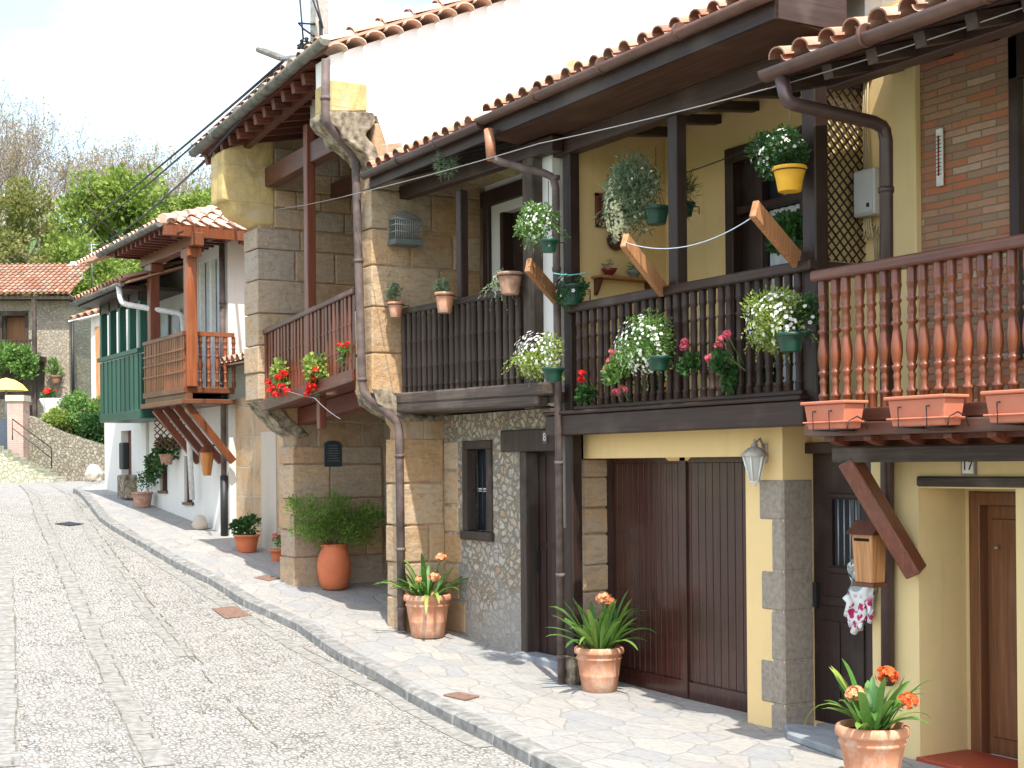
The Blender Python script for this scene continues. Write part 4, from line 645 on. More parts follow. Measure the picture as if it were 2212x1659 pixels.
# hipped roof of F
fe = 6.72; hx = FX + .55; hO = Vector((fb0 - .9, fe, zroof)); sF = .38
MB().prism([(hO.x, fe, zroof), (hx, fe, zroof), (hx, 14.5, zroof), (hO.x - 2.2, 14.5, zroof)], (0, 0, .04)).build('soffit', W_REDD, Fh)
r0 = unit('rafter', W_REDD, Fh, lambda m: m.box(-.04, .04, 0, 1.2, -.1, 0), (hx - .2, fe, zroof)); copies(r0, [(-.28 * k, 0, 0) for k in range(1, 11)]); r1 = unit('side_rafter', W_OR, Fh, lambda m: m.box(-.5, 0, -.04, .04, -.1, 0), (hx, fe + .3, zroof)); copies(r1, [(0, .3 * k, 0) for k in range(1, 12)])
apx = Vector((hx - 2.6, fe + 2.6, zroof + 2.6 * sF)); bk = Vector((hx - 2.6, 12, zroof + 2.6 * sF)); RF = MB()
def tri_tiles(mb, O, e, L, u, run_at, pitch=.24, r=.08, course=.42):
    O, e, u = Vector(O), Vector(e).normalized(), Vector(u).normalized(); n = e.cross(u).normalized(); n = -n if n.z < 0 else n
    for i in range(int(L / pitch)):
        s1 = run_at((i + .5) * pitch); c = O + e * ((i + .5) * pitch) + n * .03; j = 0
        while j * course < s1 - .1:
            a, b_ = j * course - (.05 if j == 0 else 0), min((j + 1) * course + .05, s1); vs = [c + u * t + n * ((.03 if t == a else 0) + rr * math.sin(math.pi * k / 6) * .85) - e * rr * math.cos(math.pi * k / 6) for t, rr in ((a, r), (b_, r * .85)) for k in range(7)]
            mb.add(vs, [(k, k + 1, 8 + k, 7 + k) for k in range(6)], True); j += 1
sl_ = math.hypot(1, sF); fo = Vector((hx, fe, zroof + .05)); tri_tiles(RF, fo, (-1, 0, 0), hx - hO.x + 2, Vector((0, 1, sF)), lambda d: min(d, 2.6) * sl_); tri_tiles(RF, fo, (0, 1, 0), 7, Vector((-1, 0, sF)), lambda d: min(d, 2.6) * sl_)
RF.add([fo, fo + Vector((0, 7.5, 0)), Vector((apx.x, 14, apx.z)), apx, (hO.x - 2, fe, fo.z), (hO.x - 2, apx.y, apx.z)], [(0, 1, 2, 3), (0, 3, 5, 4)])
for k in range(9): RF.tube([fo.lerp(apx, k / 9) + Vector((0, 0, .08)), fo.lerp(apx, (k + 1.12) / 9) + Vector((0, 0, .06))], [.10, .08], 8)
RF.build('roof', TILEW, Fh); gutter(MB(), (hO.x - .2, fe - .08, zroof + .06), (hx + .05, fe - .08, zroof + .06), .07).build('gutter', G_GRY, Fh, solid=.005)
MB().box(hx - .02, hx + .03, fe, 14, zroof - .12, zroof + .07).build('eaves_board', W_OR, Fh)
pipe('downpipe', [(FX - .1, fy - .07, 6.4), (FX - .1, fy - .07, gz(FX) + 1.)], .05, G_MAU, Fh, (5, 3.6, 2.4)); MB().tube([(FX - .1, fy - .07, gz(FX)), (FX - .1, fy - .07, gz(FX) + 1.05)], .065, 12).build('cast_iron_shoe', IRON, Fh)
lw = MB(); y0, y1, z1 = Y7 + .2, fy, fz - .3
for k in range(-6, 9):
    for s_ in (1, -1):
        c = k * .12; a = max(0, c if s_ > 0 else c); ya_, yb_ = y0 + max(0, c), y0 + min(y1 - y0, c + .7)
        if yb_ > ya_: lw.bar((fb0 + .02 + .008 * s_, ya_, z1 - ((ya_ - y0 - c) if s_ > 0 else .7 - (ya_ - y0 - c))), (fb0 + .02 + .008 * s_, yb_, z1 - ((yb_ - y0 - c) if s_ > 0 else .7 - (yb_ - y0 - c))), .02, .012, (1, 0, 0))
lw.build('lattice', W_RED, Fh)
# ================================================================== house G: green balcony
gy = 7.95; gl_, gr_ = X_(226, gy, 1000), fl - .02; Gh = empty('green_balcony_house', (-29.5, gy, gz(-29.5)), 'white house with a dark green timber gallery beyond the orange-brown balcony', 'house')
Y_ = 7.15; z0g, z1g = Z_(300, 885, Y_), Z_(300, 757, Y_); zt_ = Z_(255, 625, 6.8); g0, g1 = X_(216, Y_, 800), X_(304, Y_, 800)
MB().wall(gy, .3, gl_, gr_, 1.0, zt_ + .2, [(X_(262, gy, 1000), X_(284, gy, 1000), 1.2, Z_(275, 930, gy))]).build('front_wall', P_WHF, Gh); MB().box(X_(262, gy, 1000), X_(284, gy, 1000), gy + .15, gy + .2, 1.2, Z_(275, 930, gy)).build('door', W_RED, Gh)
bl = MB().box(g0, g1, Y_ - .02, gy, z0g - .16, z0g).box(g1 - .1, g1, Y_, gy, z0g, z1g - .06).build('balcony', W_GREEN, Gh, bev=.01); b = unit('panel_board', W_GREEN, bl, lambda m: m.box(0, .27, 0, .03, 0, z1g - z0g - .06).box(.27, .3, -.012, .04, 0, z1g - z0g - .06), (g0, Y_, z0g)); copies(b, [(.305 * k, 0, 0) for k in range(1, int((g1 - g0) / .305))]); MB().bar((g0, Y_, z1g), (g1, Y_, z1g), .12, .08).build('handrail', W_GREEN, bl)
p_ = unit('post', W_GREEN, Gh, lambda m: m.box(-.06, .06, 0, .12, 0, zt_ - z1g + .1), (g1 - .07, Y_, z1g)); copies(p_, [(-(g1 - g0 - .14) * k / 4, 0, 0) for k in range(1, 5)])
pc = MB()
for k in range(4): x = g0 + (g1 - g0) * (k + .5) / 4; pc.box(x - .18, x + .18, gy - .02, gy - .005, z1g, zt_ - .3)
pc.build('window_panes', CURT, Gh); MB().box(g0 - .3, g1 + .1, 6.8, gy, zt_ - .02, zt_ + .05).box(g0, g1, Y_, Y_ + .14, zt_ - .2, zt_ - .02).build('soffit', W_DARKX, Gh)
tiles(MB(), (g0 - .4, 6.8, zt_ + .08), (1, 0, 0), g1 - g0 + 1., Vector((0, 1, .33)), 5, .25, .085, .42, 5).build('roof', TILE, Gh); gutter(MB(), (g0 - .4, 6.72, zt_ + .06), (g1 + .3, 6.72, zt_ + .06), .07).build('gutter', G_GRY, Gh, solid=.005)
pipe('downpipe', [(g1 + .15, 6.72, zt_ + .02), (g1 + .2, 6.75, zt_ - .3), (g1 + .75, 7.7, zt_ - .5), (g1 + .75, 7.85, 1.6)], .05, G_WHT, Gh)
# ================================================================== plants
rnd = random.random; uni = random.uniform
def rdir():
    z = uni(-1, 1); a = uni(0, 2 * math.pi); r = math.sqrt(1 - z * z); return Vector((r * math.cos(a), r * math.sin(a), z))
def leaf(mb, c, d, n, l, w):                                  # a folded pointed leaf
    d = d.normalized(); s_ = d.cross(n).normalized() * w / 2; m = d.cross(s_).normalized() * w * .18
    mb.add([c, c + d * l * .45 + s_ + m, c + d * l, c + d * l * .45 - s_ + m], [(0, 1, 2), (0, 2, 3)])
def clump(mb, c, rx, ry, rz, n, l, w, up=.25, shell=.45, lumps=6, cut=None):
    c = Vector(c); L = [(rdir(), uni(.35, .6)) for _ in range(lumps)]
    for _ in range(n):
        lc, lr = random.choice(L); p = lc * (1 - lr * .75) * uni(.75, 1) + rdir() * lr * (rnd() ** shell)
        if cut and p.z < cut: continue
        q = c + Vector((p.x * rx, p.y * ry, p.z * rz)); leaf(mb, q, (p * .9 + rdir() * .8 + Vector((0, 0, up))), rdir(), l * uni(.7, 1.3), w * uni(.7, 1.2))
    return mb
def flower(mb, c, n, r, k=5):                                 # open flower of k petals facing n
    n = n.normalized(); a = n.orthogonal().normalized(); b = n.cross(a); t0 = uni(0, 6)
    for i in range(k):
        t = t0 + 2 * math.pi * i / k; d = a * math.cos(t) + b * math.sin(t); e = a * -math.sin(t) + b * math.cos(t)
        mb.add([c, c + d * r * .6 + e * r * .42 + n * r * .2, c + d * r + n * r * .12, c + d * r * .6 - e * r * .42 + n * r * .2], [(0, 1, 2, 3)])
def head(mb, c, r, n=26, fr=.4):                              # ball of small flowers
    for _ in range(n): d = rdir(); d.z = abs(d.z) if rnd() < .7 else d.z; flower(mb, c + Vector((d.x, d.y, d.z * .8)) * r * uni(.45, 1.), d, r * fr * uni(.7, 1.1))
def pot(root, c, rb, rt, h, mat, rim=.035, rimw=.012, soil=True, n=28):
    p = MB().lathe(c, [(rb * .96, 0), (rb, .008), (rb + (rt - rb) * .5 - .002, h * .5), (rt - rimw * .3, h - rim), (rt + rimw, h - rim + .004), (rt + rimw, h - .006), (rt + rimw - .004, h), (rt - .012, h), (rt - .018, h - .02), (rt - .02, h - .05)], n).build('pot', mat, root)
    if soil: MB().lathe(c, [(0, h - .052), (0, h - .05), (rt * .6, h - .035), (rt - .016, h - .045)], n).build('soil', SOIL, p)
    return p
def basket(name, label, px, py, Y, rx, rz, ppx, ppy, pr, ph, potm=GPOT, fm=F_WH, nf=60, lm=(L_MID, 700), fr=.016, lumps=7, group=None, hang=None, y2=.0, lf=(.034, .018)):
    c = at(px, py, Y=Y); k = ppm(c); pc = at(ppx, ppy, Y=Y + y2); root = empty(name, pc, label, 'flower pot', group)
    pot(root, (pc.x, pc.y, pc.z), pr * .72, pr, ph, potm, .03, .008); m, n = lm
    fo = clump(MB(), c, rx / k * 1.25, min(rx, rz) / k * 1.1, rz / k * 1.25, int(n * 2.4), *lf, lumps=lumps + 5)
    if nf > 40:
        for _ in range(16):                                    # loose stems hanging out of the ball
            d = rdir(); d.z = -abs(d.z) * .6; q = c + Vector((d.x * rx, d.y * min(rx, rz), d.z * rz)) / k * .7; v = d.normalized() + Vector((0, -.1, .25)); L_ = uni(.10, .22)
            for i in range(14): q = q + v * L_ / 14; v.z -= .12; leaf(fo, q, rdir() + v, rdir(), .032, .015)
    fo.build('foliage', m, root)
    if nf:
        f = MB()
        for _ in range(int(nf * 1.7)):
            d = rdir(); d.y = -abs(d.y) if rnd() < .7 else d.y; q = c + Vector((d.x * rx / k, d.y * min(rx, rz) / k * .9, d.z * rz / k)) * uni(.8, 1.12); flower(f, q, d + Vector((0, -.5, .3)), fr * uni(.8, 1.2))
        f.build('blossoms', fm, root)
    r = MB().tube([(pc.x + pr * 1.03 * math.cos(a), pc.y + pr * 1.03 * math.sin(a), pc.z + ph * .82) for a in [i * math.pi / 8 for i in range(17)]], .005, 5, False); r.tube([(pc.x, pc.y + pr, pc.z + ph * .82), (pc.x, pc.y + pr + .08, pc.z + ph * .82), (pc.x, pc.y + pr + .08, pc.z + ph * .3)], .006, 5)
    if hang:
        for a in (0, 2.1, 4.2): r.tube([(pc.x + pr * math.cos(a), pc.y + pr * math.sin(a), pc.z + ph), (pc.x, pc.y, pc.z + ph + hang)], .003, 4)
        r.tube([(pc.x, pc.y, pc.z + ph + hang), (pc.x, pc.y, pc.z + ph + hang + .25)], .004, 4)
    r.build('hanger', IRON, root); return root
basket('flower_basket', 'white petunia ball in green pot hanging high beside the white partition strip', 1163, 484, 6.95, 50, 40, 1186, 545, .085, .12, nf=55, hang=.3)
basket('flower_basket', 'white flowering ball in green pot low at the right end of the weathered balcony', 1160, 764, 6.95, 62, 47, 1195, 824, .10, .13, nf=110, lm=(L_YEL, 750))
basket('flower_basket', 'round white petunia ball left of the middle balcony post with pink geraniums below', 1390, 745, 7.18, 66, 60, 1422, 800, .10, .12, nf=120, lm=(L_MID, 950))
basket('flower_basket', 'white petunia ball near the right post of the dark balcony', 1672, 690, 7.1, 68, 56, 1708, 760, .11, .14, nf=110, lm=(L_YEL, 850)); o = None
basket('trailing_plant', 'dark leafy plant wrapped round the corner post beside the white petunia ball', 1738, 678, 7.22, 30, 38, 1738, 735, .05, .07, nf=5, lm=(L_DK, 350))
basket('trailing_plant', 'pale airy grey-green plant hanging under the dark gutter', 966, 353, 6.98, 26, 22, 968, 372, .035, .05, nf=0, lm=(L_GREY, 260), hang=.2, lf=(.07, .008))
basket('flower_pot', 'green plastic pot of small white flowers on the rail end beside the plank arm', 1232, 625, 7.38, 36, 32, 1236, 660, .13, .20, nf=16, lm=(L_DK, 420), fr=.018)
basket('flower_pot', 'mustard yellow pot with green and white plant hanging by the corner post', 1680, 332, 7.3, 66, 46, 1706, 414, .125, .19, YPOT, nf=40, lm=(L_DK, 900), hang=.2)
basket('trailing_plant', 'big hanging grey-green plant left of the middle post with green pot', 1385, 418, 7.6, 66, 78, 1418, 485, .12, .16, nf=14, lm=(L_GREY, 1500), fr=.014, hang=.3, lf=(.06, .014), lumps=9)
basket('trailing_plant', 'long cascade of cream blossom hanging in front of the wooden picture frame', 1335, 445, 7.45, 30, 66, 1345, 385, .06, .08, nf=330, fm=F_CR, lm=(L_GREY, 350), fr=.017, lumps=8)
basket('trailing_plant', 'dark pot of thin grass behind the middle post against the yellow wall', 1483, 432, 8.2, 24, 40, 1478, 468, .10, .13, nf=0, lm=(L_DK, 300), lf=(.10, .008))
basket('flower_pot', 'red geranium in a pot hanging in front of the curtained balcony door', 1700, 505, 7.75, 34, 42, 1712, 550, .09, .11, nf=14, fm=F_RED, lm=(L_DK, 520), lf=(.06, .05))
for px, py, w, h, lab, gl in ((852, 668, 17, 34, 'small clay pot of dry succulents fixed to the sunlit pier', L_GREY), (958, 658, 20, 42, 'clay pot with pale succulent hanging left of the thin balcony post', L_GREY)):
    r = basket('flower_pot', lab, px - 3, py - 38, 7.12, 17, 15, px + 3, py + 18, w / 190, h / 190, POT, nf=0, lm=(gl, 200), lf=(.035, .018))
basket('flower_pot', 'large weathered clay pot with dry white flowers on the weathered balcony rail', 1082, 606, 7.15, 17, 20, 1102, 636, .125, .22, OLDPOT, nf=45, fm=F_CR, lm=(L_GREY, 160), fr=.016, lf=(.03, .012))
# geraniums growing out between the balusters
def geranium(label, px, py, Y, heads, hm, rx=34, rz=30, n=260, lm=L_DK, grp='geraniums between the dark balusters', pr=.10, hr=.045, dz=None):
    c = at(px, py, Y=Y); k = ppm(c); pz = c.z - rz / k * .9 - .12; py_ = 7.68 if dz is None else dz; root = empty('geranium', (c.x, py_, pz), label, 'flower', grp); pot(root, (c.x, py_, pz), pr * .75, pr, .14, OLDPOT, .03, .01)
    m = MB(); clump(m, c, rx / k, .12, rz / k, n, .055, .055, up=.3, lumps=5); s_ = MB()
    for _ in range(5): s_.tube([(c.x + uni(-.04, .04), py_, pz + .1), (c.x + uni(-.1, .1), (py_ + Y) / 2, c.z - .02), (c.x + uni(-.15, .15), Y, c.z + rz / k * .6)], .006, 5)
    m.build('foliage', lm, root); f = MB()
    for hx_, hy_ in heads:
        q = at(hx_, hy_, Y=Y - .06); head(f, q, hr); s_.tube([q, (q.x, Y, q.z - .1), (c.x, py_, pz + .12)], .004, 4)
    s_.build('stems', L_MID, root); f.build('blossoms', hm, root)
geranium('scarlet geranium between the balusters beside the left post of the dark balcony', 1262, 845, 7.35, [(1257, 806), (1255, 820)], F_RED, 16, 24, 120)
geranium('salmon pink geranium sprawling below the round petunia ball', 1335, 815, 7.33, [(1324, 762), (1310, 798), (1332, 848), (1345, 842), (1320, 780)], F_PINK, 34, 42, 420, L_MID)
geranium('pink geranium just right of the middle post of the dark balcony', 1490, 790, 7.36, [(1480, 738), (1478, 750)], F_PINK, 22, 24, 140)
geranium('tall pink geranium with large round leaves spilling through the dark balcony', 1568, 800, 7.32, [(1572, 722), (1560, 733), (1550, 748), (1532, 776), (1540, 772)], F_PINK, 26, 46, 420)
geranium('dark pink geranium under the petunia ball near the right post', 1668, 800, 7.62, [(1660, 760), (1665, 770)], F_MAG, 20, 36, 180)
geranium('dark pink geranium seen through the balusters left of the middle post', 1415, 830, 7.6, [(1402, 812), (1404, 824)], F_MAG, 16, 20, 100)
# trough pots with red geraniums on the balcony of the stone house
YDf = 6.85
geranium('red geranium at the left end of the stone house balcony', 608, 812, YDf, [(590, 838), (608, 835), (602, 815), (583, 845), (613, 806), (596, 852), (578, 828), (618, 845)], F_RED, 50, 36, 620, L_YEL, 'geraniums on the red-brown balcony', .09, .062, 7.05)
geranium('red geranium hanging below the middle of the red-brown balcony', 684, 795, YDf, [(668, 840), (672, 828), (664, 812), (676, 836), (680, 800), (664, 850), (676, 818)], F_RED, 52, 40, 620, L_YEL, 'geraniums on the red-brown balcony', .09, .062, 7.05)
geranium('small red geranium at the right end of the red-brown balcony', 744, 772, YDf + .05, [(750, 742), (744, 748), (733, 745)], F_RED, 14, 24, 110, L_MID, 'geraniums on the red-brown balcony', .07, .035, 7.05)
# strap-leaved clivias in large terracotta pots
def ribbon(mb, p0, d, L, w, droop, twist=0):
    d = d.normalized(); side = Vector((-d.y, d.x, 0)).normalized(); p = Vector(p0); v = d.copy(); pts = []; n = 9
    for i in range(n + 1):
        t = i / n; ww = w * (math.sin(math.pi * (.12 + .80 * t)) ** .7) if t < 1 else 0.004; pts.append((p.copy(), ww)); v.z -= droop * (t ** 1.3); v.normalize(); p += v * L / n
    vs = []; b = len(mb.v)
    for p, ww in pts: vs += [p - side * ww / 2 + Vector((0, 0, ww * .12)), p + Vector((0, 0, -ww * .10)), p + side * ww / 2 + Vector((0, 0, ww * .12))]
    mb.add(vs, [f for i in range(n) for f in ((3 * i, 3 * i + 1, 3 * i + 4, 3 * i + 3), (3 * i + 1, 3 * i + 2, 3 * i + 5, 3 * i + 4))], True)
def clivia(label, base, rb, rt, h, heads, hm, nl=34, L=.5, w=.045, extra=(), grp='terracotta pots of strap-leaved flowers along the wall', seed=1, hr=.07, ln=None, lm=L_CLI):
    random.seed(seed); c = Vector(base); root = empty('clivia_pot', c, label, 'potted plant', grp)
    p = MB().lathe(tuple(c), [(rb * .95, 0), (rb, .01), (rb + (rt - rb) * .35, h * .35), (rb + (rt - rb) * .36 + .004, h * .37), (rb + (rt - rb) * .4, h * .39), (rt * .93, h * .72), (rt * .95 + .006, h * .74), (rt * .95 + .006, h * .77), (rt * .94, h * .79), (rt * .95, h * .84), (rt + .012, h * .86), (rt + .016, h * .9), (rt + .012, h * .97), (rt, h), (rt - .02, h), (rt - .026, h - .05)], 40).build('pot', POT, root)
    MB().lathe(tuple(c), [(0, h - .05), (0, h - .045), (rt - .02, h - .05)], 24).build('soil', SOIL, p); m = MB(); top = c + Vector((0, 0, h - .04))
    for i in range(int(nl * 1.3)):
        a = uni(0, 2 * math.pi); el = uni(.45, 1.35); d = Vector((math.cos(a) * math.cos(el), math.sin(a) * math.cos(el), math.sin(el))); ribbon(m, top + Vector((math.cos(a), math.sin(a), 0)) * rt * uni(.0, .55), d, L * uni(.7, 1.2), w * uni(.85, 1.4), uni(.12, .42))
    m.build('leaves', lm, root); y_ = MB()
    for d, L_, w_, dr in extra: ribbon(y_, top, Vector(d), L_, w_, dr)
    if extra: y_.build('yellowing_leaves', L_YEL, root)
    f, s_ = MB(), MB()
    for q in heads: head(f, q, hr * 1.2, 60, .34); s_.tube([top + (q - top) * .05, top.lerp(q, .5) + Vector((0, 0, .02)), q], .009, 6)
    s_.build('stalks', L_MID, root); f.build('blossoms', hm, root); return root
c1 = at(924, 1372, X=-14.42); c1.z = gz(c1.x) + .006; clivia('terracotta pot of orange flowers against the sunlit stone pier', c1, .19, .265, .50, [at(953, 1205, Y=c1.y), at(908, 1255, Y=c1.y - .1), at(938, 1248, Y=c1.y - .12)], F_OR, 30, .48, seed=3, hr=.06, extra=[((1, -.2, .5), .55, .05, .5), ((.9, -.5, .3), .6, .05, .6)])
c2 = gpt(1295, 1493); clivia('terracotta pot of salmon flowers left of the garage doors', c2, .165, .225, .43, [at(1312, 1300, Y=c2.y), at(1303, 1292, Y=c2.y - .05)], F_OR, 46, .52, .05, seed=5, hr=.065)
c3 = at(1885, 1716, Y=7.05); c3.z = 0; c3 = at(1885, 1716, Z=0.); clivia('nearest terracotta pot, red-orange flowers in front of the cream wall', c3, .15, .225, .46, [at(1917, 1458, Y=c3.y), at(1962, 1515, Y=c3.y)], F_RO, 26, .42, .05, extra=[((-.6, -.2, 1), .5, .06, .1), ((-.75, -.1, 1), .52, .055, .12), ((-1, -.2, .5), .42, .06, .2), ((-1, -.3, .75), .65, .03, .75)], seed=8, hr=.062)
_r = bpy.data.objects['clivia_pot.002']; f = MB(); head(f, at(1848, 1500, Y=c3.y - .1), .072, 60, .34); f.build('pale_blossoms', F_OR, _r)
# big clay urn with a bushy plant
cu_ = at(722, 1262, X=-17.92); cu_.z = gz(cu_.x) + .01; root = empty('clay_urn', cu_, 'large smooth red clay urn with a wide green bush in the open porch', 'potted plant')
MB().lathe(tuple(cu_), [(.15, 0), (.17, .01), (.205, .10), (.235, .24), (.235, .34), (.215, .46), (.18, .545), (.17, .58), (.185, .61), (.20, .62), (.19, .628), (.165, .60), (.15, .52)], 44).build('urn', URN, root)
m = MB(); k = ppm(cu_); random.seed(21)
for px, py, r1, r2, n in ((672, 1120, 42, 36, 900), (722, 1095, 32, 34, 700), (722, 1140, 60, 34, 1100), (775, 1125, 42, 34, 900), (800, 1112, 22, 26, 350), (655, 1095, 28, 26, 380), (745, 1160, 70, 22, 600), (668, 1150, 36, 22, 420)): clump(m, at(px, py, X=cu_.x), .30, r1 * 1.35 / k, r2 * 1.25 / k, int(n * 1.35), .058, .015, up=.5, lumps=9)
m.build('foliage', L_BUSH, root); m = MB()
for px, py in ((640, 1110), (700, 1075), (722, 1070), (760, 1100), (805, 1110), (660, 1150), (790, 1140), (735, 1120)): m.tube([cu_ + Vector((uni(-.08, .08), uni(-.05, .05), .55)), at((722 + px) / 2, 1150, X=cu_.x), at(px, py, X=cu_.x + uni(-.1, .1))], [.012, .008, .004], 5)
m.build('branches', BARK, root)
def smallpot(name, label, base, r, h, mat, lm, fm=None, hd=(), rr=1.3, n=300, cat='potted plant', grp=None, lf=(.06, .03)):
    c = Vector(base); root = empty(name, c, label, cat, grp); pot(root, tuple(c), r * .75, r, h, mat); clump(MB(), c + Vector((0, 0, h + r * rr * .55)), r * rr, r * rr, r * rr * .75, n, *lf, lumps=6, up=.4).build('foliage', lm, root)
    if fm:
        f = MB()
        for dx, dz in hd: head(f, c + Vector((dx, -.05, h + dz)), r * .35, 18)
        f.build('blossoms', fm, root)
    return root
g5 = at(533, 1166, Y=7.72); g5.z = gz(g5.x); smallpot('potted_plant', 'low clay bowl with round dark leaves beside the cast iron pipe foot', g5, .20, .28, URN, L_DK, rr=1.25, n=420, lf=(.07, .06))
g6 = at(601, 1180, Y=7.9); g6.z = gz(g6.x); smallpot('potted_plant', 'small clay pot of red flowers just left of the stone pier', g6, .13, .18, URN, L_MID, F_PINK, ((-.05, .16), (.08, .2), (.0, .22)), n=140, lf=(.05, .03))
g7 = gpt(432, 1144); o = MB().lathe(tuple(g7), [(.10, 0), (.13, .02), (.15, .1), (.12, .15), (.09, .22), (.05, .25), (0, .26)], 14).build('stone_ornament', P_PALE); tag(o, 'small pale stone ornament at the foot of the white house wall', 'ornament')
smallpot('potted_plant', 'leafy plant in clay pot by the green balcony house door', gpt(308, 1096), .2, .3, OLDPOT, L_DK, n=300, rr=1.8)
for px, py, lab in ((330, 1000, 'hanging plant left of the far white house window'), (360, 990, 'hanging plant on the white house wall beneath the braces')):
    c = at(px, py, Y=fy - .22); r = empty('hanging_plant', c, lab, 'potted plant'); pot(r, (c.x, c.y, c.z - .12), .1, .14, .2, OLDPOT); clump(MB(), c + Vector((0, 0, .05)), .25, .2, .42, 420, .1, .06, up=-.3).build('foliage', L_DK, r); MB().tube([c + Vector((0, .2, .3)), c + Vector((0, 0, .28)), c], .01, 5).build('hook', IRON, r)
# ================================================================== planter boxes on the turned balcony
def planter(label, px0, Ln):
    x = X_(px0, 6.88, 880); z = zA + .02; r = empty('planter_box', (x, 6.88, z), label, 'planter', 'plastic planter boxes on the turned balcony'); t = MB(); y0, y1 = 6.78, 6.97; hh = .17
    t.hexa([(x + .03, y0 + .02, z), (x + Ln - .03, y0 + .02, z), (x + Ln - .03, y1 - .02, z), (x + .03, y1 - .02, z), (x + .01, y0, z + hh), (x + Ln - .01, y0, z + hh), (x + Ln - .01, y1, z + hh), (x + .01, y1, z + hh)])
    b = t.build('box', PLAN, r, bev=.006); MB().box(x - .01, x + Ln + .01, y0 - .02, y1 + .02, z + hh, z + hh + .022).box(x, x + Ln, y0 - .01, y1 + .01, z + .04, z + .052).build('rim', PLAN, b, bev=.006)
    for xx in (x + .12, x + Ln - .14): MB().tube([(xx, y1 + .05, z + .15), (xx, y0 - .02, z + .12), (xx, y0 - .015, z - .01), (xx, y1 + .03, z - .012)], .006, 5).build('wire_bracket', IRON, r)
    w = MB(); w.tube([(x + Ln + .012, y0, z - .01), (x + Ln + .012, y0 + .02, z + .05), (x + Ln + .012, (y0 + y1) / 2, z + .08), (x + Ln + .012, y1 - .02, z + .05), (x + Ln + .012, y1, z - .01)], .005, 5); w.build('end_hoop', IRON, r)
planter('leftmost terracotta planter box under the turned red-brown balusters', 1757, .42); planter('middle terracotta planter box under the turned red-brown balusters', 1938, .50); planter('rightmost terracotta planter box, cut by the picture edge', 2148, .60)
# ================================================================== things on the walls
def wthing(name, label, cat, p): return empty(name, p, label, cat)
# lantern
p = at(1630, 1000, Y=7.54); L_ = wthing('wall_lantern', 'white metal lantern with glass panes above the garage doors', 'lantern', p); k = ppm(p); x, y, z = p
cg = MB().lathe((x, y, z), [(.038, -.15), (.092, .055)], 6); cg.build('panes', GLASSG, L_); w = MB()
for i in range(6): a = i * math.pi / 3; w.tube([(x + .04 * math.cos(a), y + .04 * math.sin(a), z - .15), (x + .096 * math.cos(a), y + .096 * math.sin(a), z + .06)], .007, 5)
w.lathe((x, y, z), [(0, -.2), (.012, -.19), (.012, -.17), (.045, -.155), (.045, -.145)], 6).build('frame', WMET, L_); MB().lathe((x, y, z), [(.112, .055), (.115, .07), (.05, .125), (.03, .13), (.03, .15), (.012, .165), (.012, .19), (.0, .2)], 6).tube([(x, y, z + .15), (x, y + .06, z + .2), (x, 7.66, z + .1)], .011, 6).box(x - .03, x + .03, 7.64, 7.66, z + .0, z + .16).build('cap', m_plain('tarnished_white_cap', (.38, .33, .28), .6, .4, var=.4), L_)
# mailbox
p = at(1878, 1200, Y=7.55); M_ = wthing('mailbox', 'wooden mailbox with pitched lid hanging beside the brown post', 'mailbox', p); x, y, z = p; a = .105
MB().hexa([(x - a * .85, y - .06, z - .2), (x + a * .85, y - .06, z - .2), (x + a * .85, y + .08, z - .2), (x - a * .85, y + .08, z - .2), (x - a, y - .08, z + .16), (x + a, y - .08, z + .16), (x + a, y + .08, z + .16), (x - a, y + .08, z + .16)]).build('box', W_BOX, M_, bev=.006)
MB().prism([(x - a - .03, y - .11, z + .16), (x - a - .03, y + .09, z + .16), (x - a - .03, y + .09, z + .25), (x - a - .03, y + .0, z + .26)], (2 * a + .06, 0, 0)).build('lid', W_RED, M_); MB().box(x - a * .7, x + a * .7, y - .083, y - .075, z + .11, z + .13).build('slot', DARK, M_); MB().box(x - a, x + a, y - .07, y + .08, z - .23, z - .2).build('base', W_RED, M_)
# cloth bag
p = at(1858, 1195, Y=7.66); Bg = wthing('cloth_bag', 'white printed cloth bag with pink flowers hanging below the mailbox', 'bag', p); out = [(1862, 1195), (1842, 1210), (1840, 1250), (1834, 1275), (1840, 1300), (1832, 1340), (1834, 1362), (1846, 1372), (1858, 1355), (1868, 1335), (1880, 1345), (1882, 1300), (1884, 1250), (1876, 1225)]
bm = bmesh.new(); vs = [bm.verts.new(at(a, b, Y=7.66)) for a, b in out]; bm.faces.new(vs); bmesh.ops.triangulate(bm, faces=bm.faces[:]); bmesh.ops.subdivide_edges(bm, edges=bm.edges[:], cuts=3, use_grid_fill=True); me = bpy.data.meshes.new('bag'); bm.normal_update()
for v in bm.verts: v.co.y += .022 * math.sin(v.co.x * 60 + v.co.z * 9) + .01 * math.sin(v.co.z * 31)
for v in bm.verts: v.co -= p
bm.to_mesh(me); bm.free(); me.materials.append(CLOTH); [setattr(q, 'use_smooth', True) for q in me.polygons]; o = bpy.data.objects.new('bag', me); COL.objects.link(o); o.parent = Bg; md = o.modifiers.new('t', 'SOLIDIFY'); md.thickness = .03
MB().tube([at(1862, 1200, Y=7.66), at(1872, 1165, Y=7.6), at(1880, 1160, Y=7.55)], .006, 6).build('strap', CLOTH, Bg)
